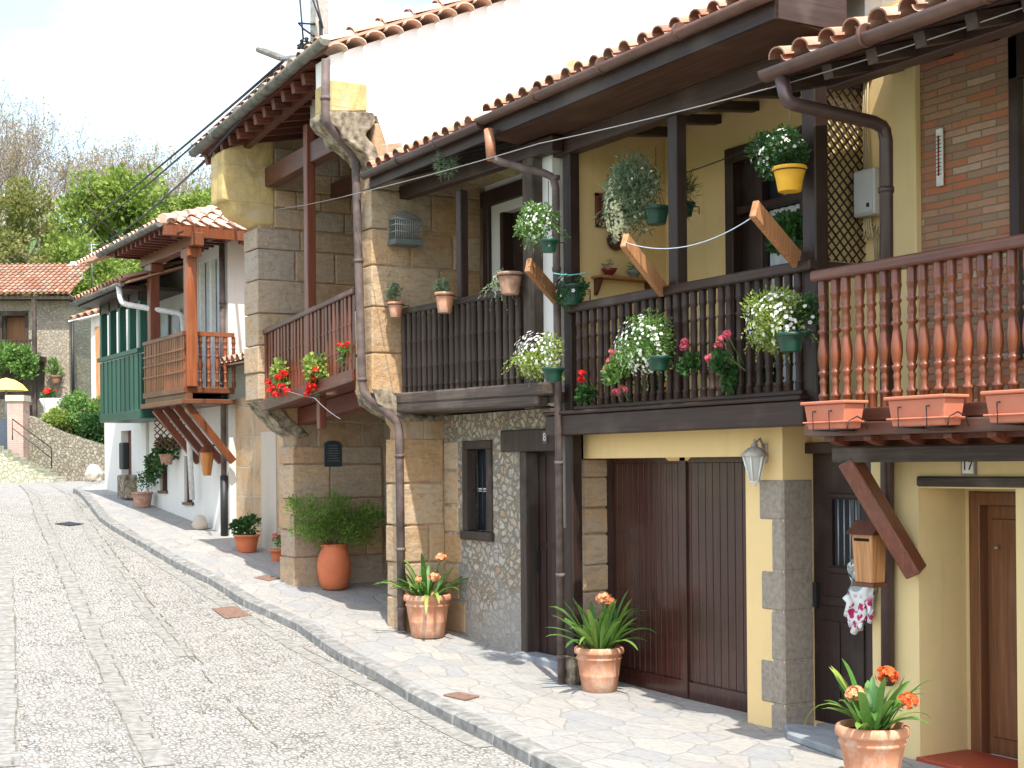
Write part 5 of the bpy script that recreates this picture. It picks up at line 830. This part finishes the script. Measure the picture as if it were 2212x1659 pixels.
# meter box
p = at(1842, 412, Y=7.92); x0 = p.x; x1 = X_(1888, 7.92, 412); z0, z1 = Z_(1865, 466, 7.92), Z_(1865, 366, 7.92); G_ = wthing('meter_box', 'grey electric meter box beside the lattice screen', 'meter box', p)
b = MB().box(x0, x1, 7.92, 8.05, z0, z1).build('casing', GBOX, G_, bev=.012); MB().box(x0 + .02, x1 - .02, 7.912, 7.92, z0 + .02, z1 - .02).build('lid', GBOX, G_, bev=.004); MB().box(x1 - .07, x1 - .045, 7.905, 7.912, z0 + .06, z0 + .09).build('lock', IRON, G_); w = MB()
for i in range(4): w.tube([(x0 + .06 + .02 * i, 7.98, z0), (x0 + .07 + .03 * i, 7.97, z0 - .12 - .02 * i), (x0 + .03 + .05 * i, 8.0, z0 - .18), (x0 + .12 + .03 * i, 8.02, z0 - .02 * i - .05), (x0 + .14, 8.03, z0 - .6)], .007, 6)
for i in range(3): w.tube([(x0 + .03 + i * .025, 8.02, z1), (x0 + .01 + i * .02, 8.03, z1 + .5), (x0 + .05 + i * .02, 8.03, z1 + 1.05)], .008, 6)
w.build('cables', m_plain('ochre_cable', (.45, .35, .2), .6), G_)
# thermometer
p = at(2031, 340, Y=8.05); t_ = wthing('wall_thermometer', 'long white wall thermometer on the brickwork', 'thermometer', p); x, y, z = p; MB().box(x - .032, x + .032, 8.035, 8.055, z - .215, z + .215).build('board', NUM, t_, bev=.006); MB().tube([(x, 8.03, z - .14), (x, 8.03, z + .16)], .006, 6).build('glass_tube', m_plain('thermometer_red', (.2, .02, .02), .3), t_)
b = unit('scale_mark', IRON, t_, lambda m: m.box(-.026, .026, 0, .003, 0, .005), (x, 8.0315, z - .13)); copies(b, [(0, 0, i * .028) for i in range(1, 11)])
# plaque in the porch
p = at(718, 980, X=XA); t_ = wthing('wall_plaque', 'dark arched slate plaque on the porch wall above the urn', 'plaque', p); x, y, z = p; hw, hh = .135, .185
o = [(XA + .03, y - hw, z - hh), (XA + .03, y + hw, z - hh)] + [(XA + .03, y + hw * math.cos(a), z + hh - .06 + .06 * math.sin(a)) for a in [i * math.pi / 10 for i in range(11)]]; MB().prism(o, (-.03, 0, 0)).build('slab', SLATE, t_, bev=.006); w = MB()
for i in range(7): l = uni(.06, .10); w.box(XA + .031, XA + .034, y - l, y + l, z + .11 - i * .036, z + .116 - i * .036)
w.build('engraved_lines', STEEL, t_)
# bird cage
p = at(875, 492, X=XB + .12); t_ = wthing('bird_cage', 'small grey wire bird cage on the stone side wall of the weathered balcony', 'bird cage', p); x, y, z = p; w = MB(); hw = .17
for i in range(15): yy = y - hw + i * 2 * hw / 14; zz = z + .10 + .07 * math.sin(math.pi * i / 14); w.tube([(x + .1, yy, z - .16), (x + .1, yy, z + .09), (x, yy, zz + .03), (x - .1, yy, z + .09), (x - .1, yy, z - .16)], .005, 4)
for zz in (-.06, .02, .09): w.tube([(x + .1, y - hw, z + zz), (x + .1, y + hw, z + zz), (x - .1, y + hw, z + zz), (x - .1, y - hw, z + zz), (x + .1, y - hw, z + zz)], .006, 4)
w.build('wires', STEEL, t_); MB().box(x - .11, x + .115, y - hw - .01, y + hw + .01, z - .21, z - .15).build('tray', m_plain('faded_cage_tray', (.12, .14, .13), .7), t_); MB().box(x - .1, x - .09, y - hw, y + hw, z - .15, z + .12).build('back_board', m_plain('cage_board', (.16, .17, .14), .8), t_)
# plate, picture, shelf with bowls on the yellow side wall
def onside(px, py, off=0.): return at(px, py, X=XBL + off)
p = onside(1326, 519, .01); t_ = tag(MB().add([], []).build('wall_plate', W_RED), 'dark brown ceramic plate hung on the yellow side wall', 'plate'); bpy.data.objects.remove(t_)
pl = MB(); R_ = [(0, .02), (.045, .02), (.05, .012), (.08, .012), (.095, .03), (.105, .035), (.11, .03), (.09, .0), (0, .0)]; n = 28
vs = [(XBL + .01 + h_, p.y + r_ * math.cos(2 * math.pi * k / n), p.z + r_ * math.sin(2 * math.pi * k / n)) for r_, h_ in R_ for k in range(n)]; pl.add(vs, [(i * n + k, i * n + (k + 1) % n, (i + 1) * n + (k + 1) % n, (i + 1) * n + k) for i in range(len(R_) - 1) for k in range(n)], True)
t_ = wthing('wall_plate', 'round dark brown ceramic plate on the yellow side wall above the shelf', 'plate', p); pl.build('plate', m_plain('brown_glaze', (.09, .045, .025), .25, .6), t_); vs = [(XBL + .033, p.y + r_ * math.cos(2 * math.pi * k / n), p.z + r_ * math.sin(2 * math.pi * k / n)) for r_ in (.0, .035) for k in range(n)]; MB().add(vs, [(k, (k + 1) % n, n + (k + 1) % n, n + k) for k in range(n)]).build('painted_centre', P_PALE, t_)
p = onside(1305, 455, .02); t_ = wthing('picture_frame', 'small dark wooden picture frame behind the cream cascade', 'picture', p); y, z = p.y, p.z; MB().box(XBL, XBL + .03, y - .1, y - .07, z - .17, z + .17).box(XBL, XBL + .03, y + .07, y + .1, z - .17, z + .17).box(XBL, XBL + .03, y - .1, y + .1, z + .14, z + .17).box(XBL, XBL + .03, y - .1, y + .1, z - .17, z - .14).build('frame', W_RED, t_); MB().box(XBL, XBL + .012, y - .07, y + .07, z - .14, z + .14).build('picture_panel', m_plain('brown_panel', (.15, .06, .03), .6, var=.5), t_)
p0, p1 = onside(1277, 598), onside(1404, 600); t_ = wthing('wall_shelf', 'little bracketed wooden shelf on the yellow side wall', 'shelf', p0); MB().box(XBL, XBL + .16, p0.y, p1.y, p0.z - .02, p0.z + .005).build('board', W_PROP, t_)
for yy in (p0.y + .03, p1.y - .07): MB().prism([(XBL, yy, p0.z - .02), (XBL + .13, yy, p0.z - .02), (XBL + .02, yy, p0.z - .18), (XBL, yy, p0.z - .18)], (0, .035, 0)).build('bracket', W_RED, t_)
for px, lab, m in ((1316, 'dark red glazed bowl with sprigs on the wall shelf', m_plain('red_glaze', (.16, .02, .02), .25, .6)), (1370, 'grey shallow bowl at the right of the wall shelf', m_plain('grey_glaze', (.2, .2, .17), .3, .6))):
    q = onside(px, 596, .08); t_ = wthing('bowl', lab, 'bowl', (q.x, q.y, p0.z + .005)); MB().lathe((q.x, q.y, p0.z + .005), [(.03, 0), (.035, .01), (.07, .05), (.085, .075), (.075, .075), (.05, .04), (0, .03)], 18).build('bowl_body', m, t_); clump(MB(), (q.x, q.y, p0.z + .12), .06, .06, .07, 60, .05, .008).build('sprigs', L_GREY, t_)
# small amber lantern on the white house, letterbox, gas box
p = at(447, 990, Y=fy - .25); t_ = wthing('wall_lantern', 'amber glass lantern under the braces of the white house', 'lantern', p); x, y, z = p; MB().lathe((x, y, z), [(.07, -.3), (.13, .1)], 6).build('panes', m_plain('amber_glass', (.45, .16, .03), .2, .6), t_); MB().lathe((x, y, z), [(.15, .1), (.06, .22), (0, .25)], 6).tube([(x, y, z + .2), (x, fy, z + .25)], .02, 6).build('cap', W_RED, t_)
p = at(265, 985, Y=gy - .1); o = MB().box(p.x - .15, p.x + .15, gy - .14, gy, p.z - .28, p.z + .28).build('letterbox', IRON, bev=.02); tag(o, 'black wall letterbox beside the door of the green balcony house', 'letterbox')
p = gpt(277, 1078); o = MB().box(p.x - .3, p.x + .3, p.y - .15, p.y + .15, p.z, p.z + .5).build('stone_trough', GST, bev=.03); tag(o, 'dark stone trough on the pavement by the green balcony house', 'trough')
# ================================================================== covers in the paving
def cover(label, pts, off, mat=RUST, rd=0):
    P = [gpt(*q, off=off) for q in pts]
    if rd: P = [Vector((q.x, q.y, road_z(q.x, q.y) + .004)) for q in P]
    c = sum(P, Vector()) / 4; up = Vector((0, 0, .012)); r = MB().prism([q + up * 0 for q in P], (0, 0, .014)); o = r.build('drain_cover', mat, bev=.003); tag(o, label, 'manhole cover'); return o
cover('brown rectangular cover in the pavement in front of the rubble house', [(957, 1503), (1005, 1514), (1036, 1506), (990, 1497)], .004); cover('square cover in the pavement near the stone pier', [(548, 1249), (580, 1256), (606, 1250), (572, 1244)], .004)
cover('narrow dark cover in the cobbles near the top of the street', [(118, 1135), (150, 1140), (182, 1137), (150, 1132)], -.15, IRON, 1); cover('rusty gully grate in the cobbles beside the kerb', [(458, 1320), (486, 1340), (545, 1336), (505, 1316)], -.14, RUST, 1)
# ================================================================== cables
def cable(label, pts, r, mat, sag=0., name='cable', sub=14):
    Q = []
    for a, b in zip(pts, pts[1:]):
        a, b = Vector(a), Vector(b); Q += [a.lerp(b, i / sub) - Vector((0, 0, sag * 4 * (i / sub) * (1 - i / sub))) for i in range(sub)]
    Q.append(Vector(pts[-1])); o = MB().tube(Q, r, 6).build(name, mat); return tag(o, label, 'cable')
cable('pale cable strung along under the eaves of the whole row', [at(600, 452, Y=6.8), at(770, 418, Y=6.72), at(1165, 310, Y=6.75), at(1690, 183, Y=6.85), at(2300, -15, Y=6.9)], .0045, CABLEW, .015)
cable('white and blue clothesline sagging between two plank arms', [at(1352, 524, Y=6.8), at(1630, 466, Y=6.8)], .004, ROPE, .13, 'clothesline'); cable('turquoise string between the first plank arm and the green pot', [at(1195, 590, Y=7.0), at(1268, 588, Y=7.3)], .005, ROPEG, .02, 'string')
cable('thin dark wire crossing the yellow wall right of the middle post', [at(1475, 375, Y=8.3), at(1735, 270, Y=7.7)], .006, CABLE, .02, 'wire')
far = lambda px, py, w: at(px, py, W=w)
cable('black twin overhead cable running from the lamp arm to the trees', [at(612, 132, Y=6.9), far(170, 492, 60)], .022, CABLE, .12); cable('lower black overhead cable over the roofs', [at(606, 145, Y=6.9), far(178, 506, 60)], .02, CABLE, .14); cable('black overhead cable leaving the stone house eaves corner', [at(445, 345, Y=6.6), far(240, 515, 50)], .02, CABLE, .1)
cable('thin overhead cable sagging to the white house roof', [at(395, 500, Y=6.8), far(215, 528, 48)], .018, CABLE, .15)
cable('long cable climbing along the gutter of the stone house to the pole', [at(692, 98, Y=6.6), at(560, 215, Y=6.36), at(452, 335, Y=6.3)], .02, CABLE, .0)
w = MB()
w_ = cable('thin pale wire hanging under the stone house balcony', [at(585, 830, Y=6.8), at(680, 860, Y=6.8), at(735, 905, Y=6.86)], .004, CABLEW, .02)
# utility pole with brackets and the street lamp
yp = 7.0; pb = at(690, 118, Y=yp); U_ = empty('utility_pole', (pb.x, yp, 6.6), 'concrete utility pole rising behind the stone house eaves corner', 'pole')
MB().hexa([(pb.x - .11, yp - .09, 6.6), (pb.x + .11, yp - .09, 6.6), (pb.x + .11, yp + .09, 6.6), (pb.x - .11, yp + .09, 6.6), (pb.x - .09, yp - .08, 9.2), (pb.x + .09, yp - .08, 9.2), (pb.x + .09, yp + .08, 9.2), (pb.x - .09, yp + .08, 9.2)]).build('shaft', CONC, U_, bev=.01)
q0, q1, q2 = at(680, 52, Y=yp - .1), at(645, 50, Y=yp - .1), at(655, 62, Y=yp - .1); MB().tube([q0, q1, q2, at(678, 78, Y=yp - .1)], .014, 6).tube([at(680, 88, Y=yp - .1), at(660, 95, Y=yp - .1), at(645, 105, Y=yp - .1)], .014, 6).build('cable_bracket', IRON, U_); w = MB()
for px, py in ((652, 90), (662, 85), (646, 100), (655, 100)): c = at(px, py, Y=yp - .1); w.lathe(tuple(c), [(.012, -.04), (.035, -.03), (.02, -.01), (.035, .01), (.012, .03)], 10)
w.build('insulators', IRON, U_)
w = MB()
for a, b in (((648, 0), (655, 85)), ((676, 0), (694, 50)), ((684, 0), (697, 60)), ((694, 50), (698, 110)), ((690, 45), (693, 108)), ((648, -60), (648, 0))): w.tube([at(*a, Y=yp - .14), at(*b, Y=yp - .14)], .013, 6)
w.build('drop_cables', CABLE, U_)
q = at(560, 108, Y=7.0); SL = empty('street_lamp', at(655, 125, Y=7.0), 'grey street lamp head on an arm pointing left from the pole', 'street lamp'); a, b, c = at(563, 108, Y=7.0), at(612, 127, Y=7.0), at(656, 122, Y=7.0)
MB().bar(a, b, .16, .07).build('lamp_head', G_GRY, SL, bev=.02); MB().bar(b, c, .1, .06).build('arm_casing', STEEL, SL, bev=.015); MB().tube([c, at(680, 128, Y=7.0)], .02, 8).build('arm', STEEL, SL)
# ================================================================== far end of the street: house on a terrace, steps, walls
WH = 52.; PM = F / WH; HO = Vector((0, 0, H)) + FW * WH; HU = Rv; HD = FW
def fl_(px, py, d=0.): return HO + HU * ((px - CX) / PM) + Zv * ((1001 + .009 * (CX - px) - py) / PM) + HD * d   # point of the house front, d metres behind it
def fbox(mb, px0, px1, py0, py1, d0, d1): return mb.hexa([fl_(px0, py1, d0), fl_(px1, py1, d0), fl_(px1, py1, d1), fl_(px0, py1, d1), fl_(px0, py0, d0), fl_(px1, py0, d0), fl_(px1, py0, d1), fl_(px0, py0, d1)])
T_ = empty('far_stone_house', fl_(60, 905, 2), 'old stone house with mossy tiled hip roof closing the top of the street', 'house')
m = MB(); fbox(m, -140, 4, 648, 960, 0, 6); fbox(m, 4, 60, 648, 676, 0, 6); fbox(m, 4, 60, 770, 960, 0, 6); fbox(m, 60, 152, 648, 960, 0, 6); fbox(m, 4, 60, 676, 770, .6, 6); m.build('walls', RUB2, T_)
w_ = MB(); fbox(w_, 2, 8, 678, 772, -.04, .1); fbox(w_, 58, 64, 678, 772, -.04, .1); fbox(w_, 2, 64, 672, 682, -.04, .1); w_ = w_.build('balcony_door', W_GREY, T_); m = MB(); fbox(m, 8, 58, 682, 772, .5, .58); m.build('door_boards', W_PROP, w_)
m = MB(); fbox(m, -140, 103, 772, 782, -1.2, 0); b_ = m.build('balcony', W_GREY, T_); m = MB(); m.bar(fl_(-140, 741, -1.15), fl_(103, 741, -1.15), .06, .08); m.build('handrail', W_GREY, b_)
b0 = unit('baluster', W_GREY, b_, lambda q: q.box(-.025, .025, -.025, .025, 0, 31 / PM), fl_(100, 772, -1.15)); copies(b0, [HU * (-.17 * k) for k in range(1, 12)])
m = MB(); fbox(m, 96, 104, 655, 935, -1.25, -1.1); m.build('post', W_GREY, T_)
rv = MB(); rO = fl_(-150, 642, -.7); ud = (HD * 1 + Zv * .42).normalized(); Lr = 318 / PM; tri_tiles(rv, rO, HU, Lr, ud, lambda d: min(4.2, (Lr + .12 - d) / .55 * 4.2), .21, .08, .40); rv.hexa([rO, rO + HU * Lr, rO + HU * (Lr - .5) + ud * 4.2, rO + ud * 4.2, rO + Zv * .02, rO + HU * Lr + Zv * .02, rO + HU * (Lr - .5) + ud * 4.2 + Zv * .02, rO + ud * 4.2 + Zv * .02]); rv.build('roof', TILEF, T_)
m = MB(); fbox(m, -150, 166, 644, 650, -.65, 5); m.build('eaves', W_GREY, T_)
m = MB(); fbox(m, 101, 117, 540, 575, 3., 3.7); fbox(m, 98, 120, 546, 551, 2.9, 3.8); m.build('chimney', P_WHITE, T_); m = MB(); m.tube([fl_(161, 690, -.1), fl_(161, 905, -.1)], .06, 8); m.build('downpipe', IRON, T_)
m = MB(); fbox(m, -140, 98, 784, 862, -.02, .02); m.build('shaded_recess', m_plain('painted_recess_shade', (.10, .085, .07), .95, .05, var=.5, sc=2), T_); m = MB(); fbox(m, 66, 80, 875, 900, -.0 - .02, .1); fbox(m, 36, 52, 800, 836, -.03, .1); m.build('window', W_DARK, T_)  # flat dark panel: shade of the opening under the balcony put into its colour
m = MB(); m.tube([fl_(150, 600, 3), fl_(150, 498, 3)], .035, 6); m.tube([fl_(138, 502, 3), fl_(165, 502, 3)], .025, 5); m.tube([fl_(142, 512, 3), fl_(160, 508, 3)], .025, 5); tag(m.build('tv_antenna', STEEL), 'television antenna mast standing behind the far stone house roof', 'antenna')
gb = MB()
for _ in range(9): clump(gb, fl_(uni(-10, 90), uni(768, 800), -1.3), .7, .4, .45, 260, .16, .10, lumps=5)
tag(gb.build('balcony_greenery', L_MID), 'mass of green plants spilling over the far house balcony', 'plants', None, 'stuff')
# terrace walls and steps
WB = 47.
def wl(px, py, d=0.): return Vector((0, 0, H)) + FW * WB + HU * ((px - CX) * WB / F) + Zv * ((1001 + .009 * (CX - px) - py) * WB / F) + HD * d
Hh = empty('end_house', wl(200, 900, 1.5), 'small pale house with white gutter beyond the green balcony', 'house')
m = MB(); m.prism([wl(p, q, 1.2) for p, q in ((176, 960), (260, 960), (260, 660), (176, 680))], HD * 5).build('walls', P_OLDW, Hh); MB().prism([wl(p, q, 1.12) for p, q in ((188, 860), (222, 880), (222, 690), (186, 700))], HD * .06).build('plank_panel', W_PROP, Hh)
hO = wl(140, 692, .5); hE = wl(200, 672, 1.) - hO; hU = wl(196, 636, 3.4) - hO; tiles(MB(), hO + Zv * .05, hE, hE.length + 1.6, hU, hU.length, .25, .085, .42, 5).build('roof', TILE, Hh); MB().hexa([hO, hO + hE * 1.9, hO + hE * 1.9 + hU, hO + hU, hO + Zv * .04, hO + hE * 1.9 + Zv * .04, hO + hE * 1.9 + hU + Zv * .04, hO + hU + Zv * .04]).build('soffit', P_WHITE, Hh); gutter(MB(), hO + Zv * .03 + hE * .35, hO + hE * 1.2 + Zv * .03, .09).build('gutter', G_WHT, Hh, solid=.005)
m = MB().prism([wl(p, q) for p, q in ((62, 1060), (62, 898), (100, 915), (140, 935), (185, 948), (228, 962), (300, 985), (300, 1060))], HD * .6); tag(m.build('retaining_wall', RUBW), 'mossy rubble retaining wall below the shrubs at the end of the street', 'wall')
WS = 44.5
def ws(px, py, d=0.): return Vector((0, 0, H)) + FW * WS + HU * ((px - CX) * WS / F) + Zv * ((1001 + .009 * (CX - px) - py) * WS / F) + HD * d
St = empty('stone_steps', ws(50, 1030), 'sunlit rough stone steps with thin iron handrail rising to the far house', 'steps'); m = MB()
for k in range(9): x0 = 112 - k * 17; m.prism([ws(-160, 1048), ws(-160, 1030 - k * 8.5), ws(x0, 1030 - k * 8.5), ws(x0 + 3, 1048)], HD * 1.4) if k == 0 else m.prism([ws(-160, 1030 - (k - 1) * 8.5 + .0), ws(-160, 1030 - k * 8.5), ws(x0, 1030 - k * 8.5), ws(x0, 1030 - (k - 1) * 8.5)], HD * (1.4 - .01 * k))
m.build('steps', m_rubble('pale_mossy_steps', [(.55, .52, .4), (.6, .56, .46), (.48, .48, .32)], (.38, .38, .25), 5.), St); m = MB()
m.tube([ws(112, 1012, -.02), ws(112, 968, -.02), ws(28, 905, -.02), ws(28, 950, -.02)], .022, 6).tube([ws(112, 990, -.02), ws(28, 925, -.02)], .015, 5); m.build('handrail', IRON, St)
m = MB(); pil = [wl(28, 1000, -.5), wl(62, 1000, -.5), wl(62, 868, -.5), wl(28, 868, -.5)]; m.prism(pil, HD * .6); o = empty('brick_pillar', wl(45, 1000, -.5), 'pink brick gate pillar with white capping at the top of the steps', 'pillar'); m.build('shaft', PINKB, o); m = MB(); m.prism([wl(25, 868, -.55), wl(65, 868, -.55), wl(65, 855, -.55), wl(25, 855, -.55)], HD * .7); m.build('cap', P_PALE, o)
m = MB(); m.prism([wl(-60, 985, -.3), wl(28, 985, -.3), wl(28, 905, -.3), wl(-60, 905, -.3)], HD * .05); tag(m.build('metal_gate', m_plain('blue_grey_sheet', (.06, .075, .10), .5)), 'blue-grey sheet metal gate left of the pink brick pillar', 'gate')
o = empty('parasol', wl(-10, 930, 1.5), 'yellow garden parasol half out of frame below the far house', 'parasol'); c = wl(-20, 812, 1.5); m = MB(); m.lathe(tuple(c), [(.74, -.42), (.55, -.2), (.3, -.05), (.0, .03)], 10); m.build('canopy', UMB, o); MB().tube([c, c - Vector((0, 0, 2.3))], .03, 6).build('pole', STEEL, o)
o = empty('white_urn', wl(92, 915, 1), 'white stone pedestal with red flowers on the terrace', 'planter'); c = wl(92, 925, 1.); MB().lathe(tuple(c), [(.45, 0), (.3, .4), (.25, .7), (.42, 1.0), (.4, 1.05)], 12).build('pedestal', P_WHITE, o); f = MB(); [head(f, c + Vector((uni(-.3, .3), uni(-.3, .3), 1.15 + uni(0, .2))), .12, 12) for _ in range(6)]; f.build('blossoms', F_RED, o); clump(MB(), c + Vector((0, 0, 1.15)), .4, .4, .25, 200, .12, .08).build('foliage', L_DK, o)
c = fl_(128, 815, -.3); r = empty('wall_planter', c, 'clay pot with a spiky plant fixed on the sunlit corner of the far house', 'flower pot'); pot(r, tuple(c - Vector((0, 0, .25))), .14, .2, .28, POT); clump(MB(), c + Vector((0, 0, .3)), .3, .3, .35, 160, .25, .05, up=1.).build('foliage', L_MID, r)
def shrub(label, c, rx, ry, rz, n, lm, lf=(.12, .08), fm=None, name='shrub'):
    c = Vector(c); r = empty(name, c - Vector((0, 0, rz)), label, 'shrub', 'shrubs above the retaining wall'); m = MB()
    for _ in range(5): m.tube([c - Vector((0, 0, rz)), c + Vector((uni(-.4, .4) * rx, uni(-.4, .4) * ry, 0)), c + Vector((uni(-.7, .7) * rx, uni(-.7, .7) * ry, rz * .6))], [.03, .02, .008], 5)
    m.build('stems', BARK, r); clump(MB(), c, rx, ry, rz, n, *lf, lumps=12).build('foliage', lm, r)
    if fm:
        f = MB(); [flower(f, c + Vector((d.x * rx, d.y * ry, d.z * rz)), d, .09) for d in [rdir() for _ in range(60)]]; f.build('blossoms', fm, r)
shrub('tall bright green shrub growing above the retaining wall', wl(160, 893, .9), 1.0, .8, .85, 3600, L_MID); shrub('low dark green shrub at the right end above the retaining wall', wl(206, 922, .5), .75, .7, .62, 2600, L_DK); shrub('yellow-green shrub beside the white flower pedestal', wl(118, 912, .6), .65, .6, .5, 2200, L_YEL); shrub('bushy green plant hanging over the wall near the white house corner', wl(188, 900, 1.6), .8, .7, .7, 2200, L_MID, fm=F_PINK)
shrub('climbing greenery between the far house and the end of the row', wl(175, 770, 5), .55, .8, 2.6, 2600, L_SPR, (.18, .12))
m = MB(); c = gpt(203, 1034); m.lathe(tuple(c), [(.34, -.1), (.38, .15), (.30, .34), (.14, .46), (0, .48)], 9, .8); tag(rough(m.build('boulder', P_PALE), .05, .12), 'pale boulder at the foot of the retaining wall', 'boulder')
# trees behind
def branch(mb, p, d, L, r, depth, tips, spread=.55, up=.12):
    q = p + d * L; mid = p.lerp(q, .5) + rdir() * L * .06; mb.tube([p, mid, q], [r, r * .82, r * .62], 5 if depth > 2 else 4, False); tips.append((q, depth))
    if depth == 0: return
    for i in range(random.choice((2, 3, 3))): nd = (d + rdir() * spread + Vector((0, 0, up))).normalized(); branch(mb, q if i else mid.lerp(q, .6), nd, L * uni(.68, .86), r * .58, depth - 1, tips, spread, up)
def tree(label, px, py_top, w, zb, kind, lm, dens, lf, seed, rw=None, bark=BARK, depth=6, grp='trees on the hillside behind the houses'):
    random.seed(seed); b = Vector((0, 0, 0)) + at(px, 900, W=w); b.z = zb; top = at(px, py_top, W=w).z; h = top - zb; r = empty('tree', b, label, 'tree', grp); m = MB(); tips = []
    if kind == 'bare':
        m.tube([b, b + Vector((.1, .1, h * .22))], [h * .022, h * .017], 8)
        for _ in range(4): branch(m, b + Vector((.1, .1, h * uni(.16, .23))), (Vector((0, 0, 1)) + rdir() * .45).normalized(), h * .215, h * .010, depth, tips, .5, .10)
        m.build('trunk', bark, r); f = MB(); T2 = [q for q, dp in tips if dp <= 2]
        for q in T2:
            for _ in range(dens): leaf(f, q + rdir() * h * .022 * (rnd() ** .5), rdir(), rdir(), lf[0] * uni(.6, 1.3), lf[1])
        for q in T2[::2]: f.tube([q, q + (rdir() + Vector((0, 0, .6))) * h * .03], .012, 3, False)
        f.build('crown', lm, r)
    else:
        m.tube([b, b + Vector((.2, 0, h * .4)), b + Vector((.1, .2, h * .85))], [h * .03, h * .018, h * .004], 7); rw = rw or h * .32
        for _ in range(12): a = uni(0, 6.28); z = uni(.25, .75); m.tube([b + Vector((.1, 0, h * z)), b + Vector((math.cos(a) * rw * .7, math.sin(a) * rw * .7, h * (z + .12)))], [h * .008, h * .002], 4)
        m.build('trunk', bark, r); f = MB(); nl = 16
        for i in range(nl):
            z = uni(.28, .93); q = rw * (1.05 - (z ** 2) * .75); a = uni(0, 6.28); c = b + Vector((math.cos(a) * q * uni(.3, .85), math.sin(a) * q * uni(.3, .85), h * z)); s_ = uni(.28, .5) * rw; clump(f, c, s_, s_, s_ * .8, dens // nl, lf[0], lf[1], lumps=7, shell=.4)
        f.build('crown', lm, r)
tree('tall pale leafless plane tree at the far left edge', -20, 195, 70, 4., 'bare', L_DRY, 2, (.15, .08), 3, bark=BARKL, depth=6)
tree('bare budding tree just right of the far house chimney', 95, 265, 74, 4, 'bare', L_DRY, 2, (.15, .08), 5, bark=BARKL)
tree('wide rounded bare tree with ochre buds in the middle of the sky gap', 285, 285, 78, 6, 'bare', L_DRY, 3, (.17, .09), 9, bark=BARKL)
tree('bare grey tree just behind the stone house corner', 400, 345, 76, 6, 'bare', L_DRY, 2, (.15, .08), 12, bark=BARKL)
tree('bright spring-green tree in front of the rounded bare tree', 270, 350, 64, 4, 'leafy', L_SPR, 13000, (.26, .18), 15)
tree('light green tree above the white house roof', 395, 395, 66, 5, 'leafy', L_SPR, 8000, (.26, .18), 17)
tree('olive brown leafy tree behind the far house roof', 80, 400, 66, 4, 'leafy', L_OLV, 10000, (.24, .16), 19)
tree('olive green tree at the left edge behind the far house', 0, 480, 63, 4, 'leafy', L_OLV, 8000, (.24, .16), 23)
tree('dark evergreen tree between the far house and the bright green tree', 195, 430, 68, 4, 'leafy', L_EVG, 8000, (.22, .12), 27)
tree('dark evergreen tree behind the white house', 370, 490, 72, 6, 'leafy', L_EVG, 7000, (.22, .12), 29)
tree('spring-green tree filling the gap above the far house', 150, 405, 70, 4, 'leafy', L_SPR, 8000, (.24, .16), 41)
tree('young bright green tree right beside the far house roof', 222, 560, 58, 3.5, 'leafy', L_SPR, 6500, (.22, .16), 31, rw=2.4)
tree('vivid green tree above the green balcony house roof', 240, 520, 60, 3.5, 'leafy', L_SPR, 6000, (.22, .16), 37, rw=3.)
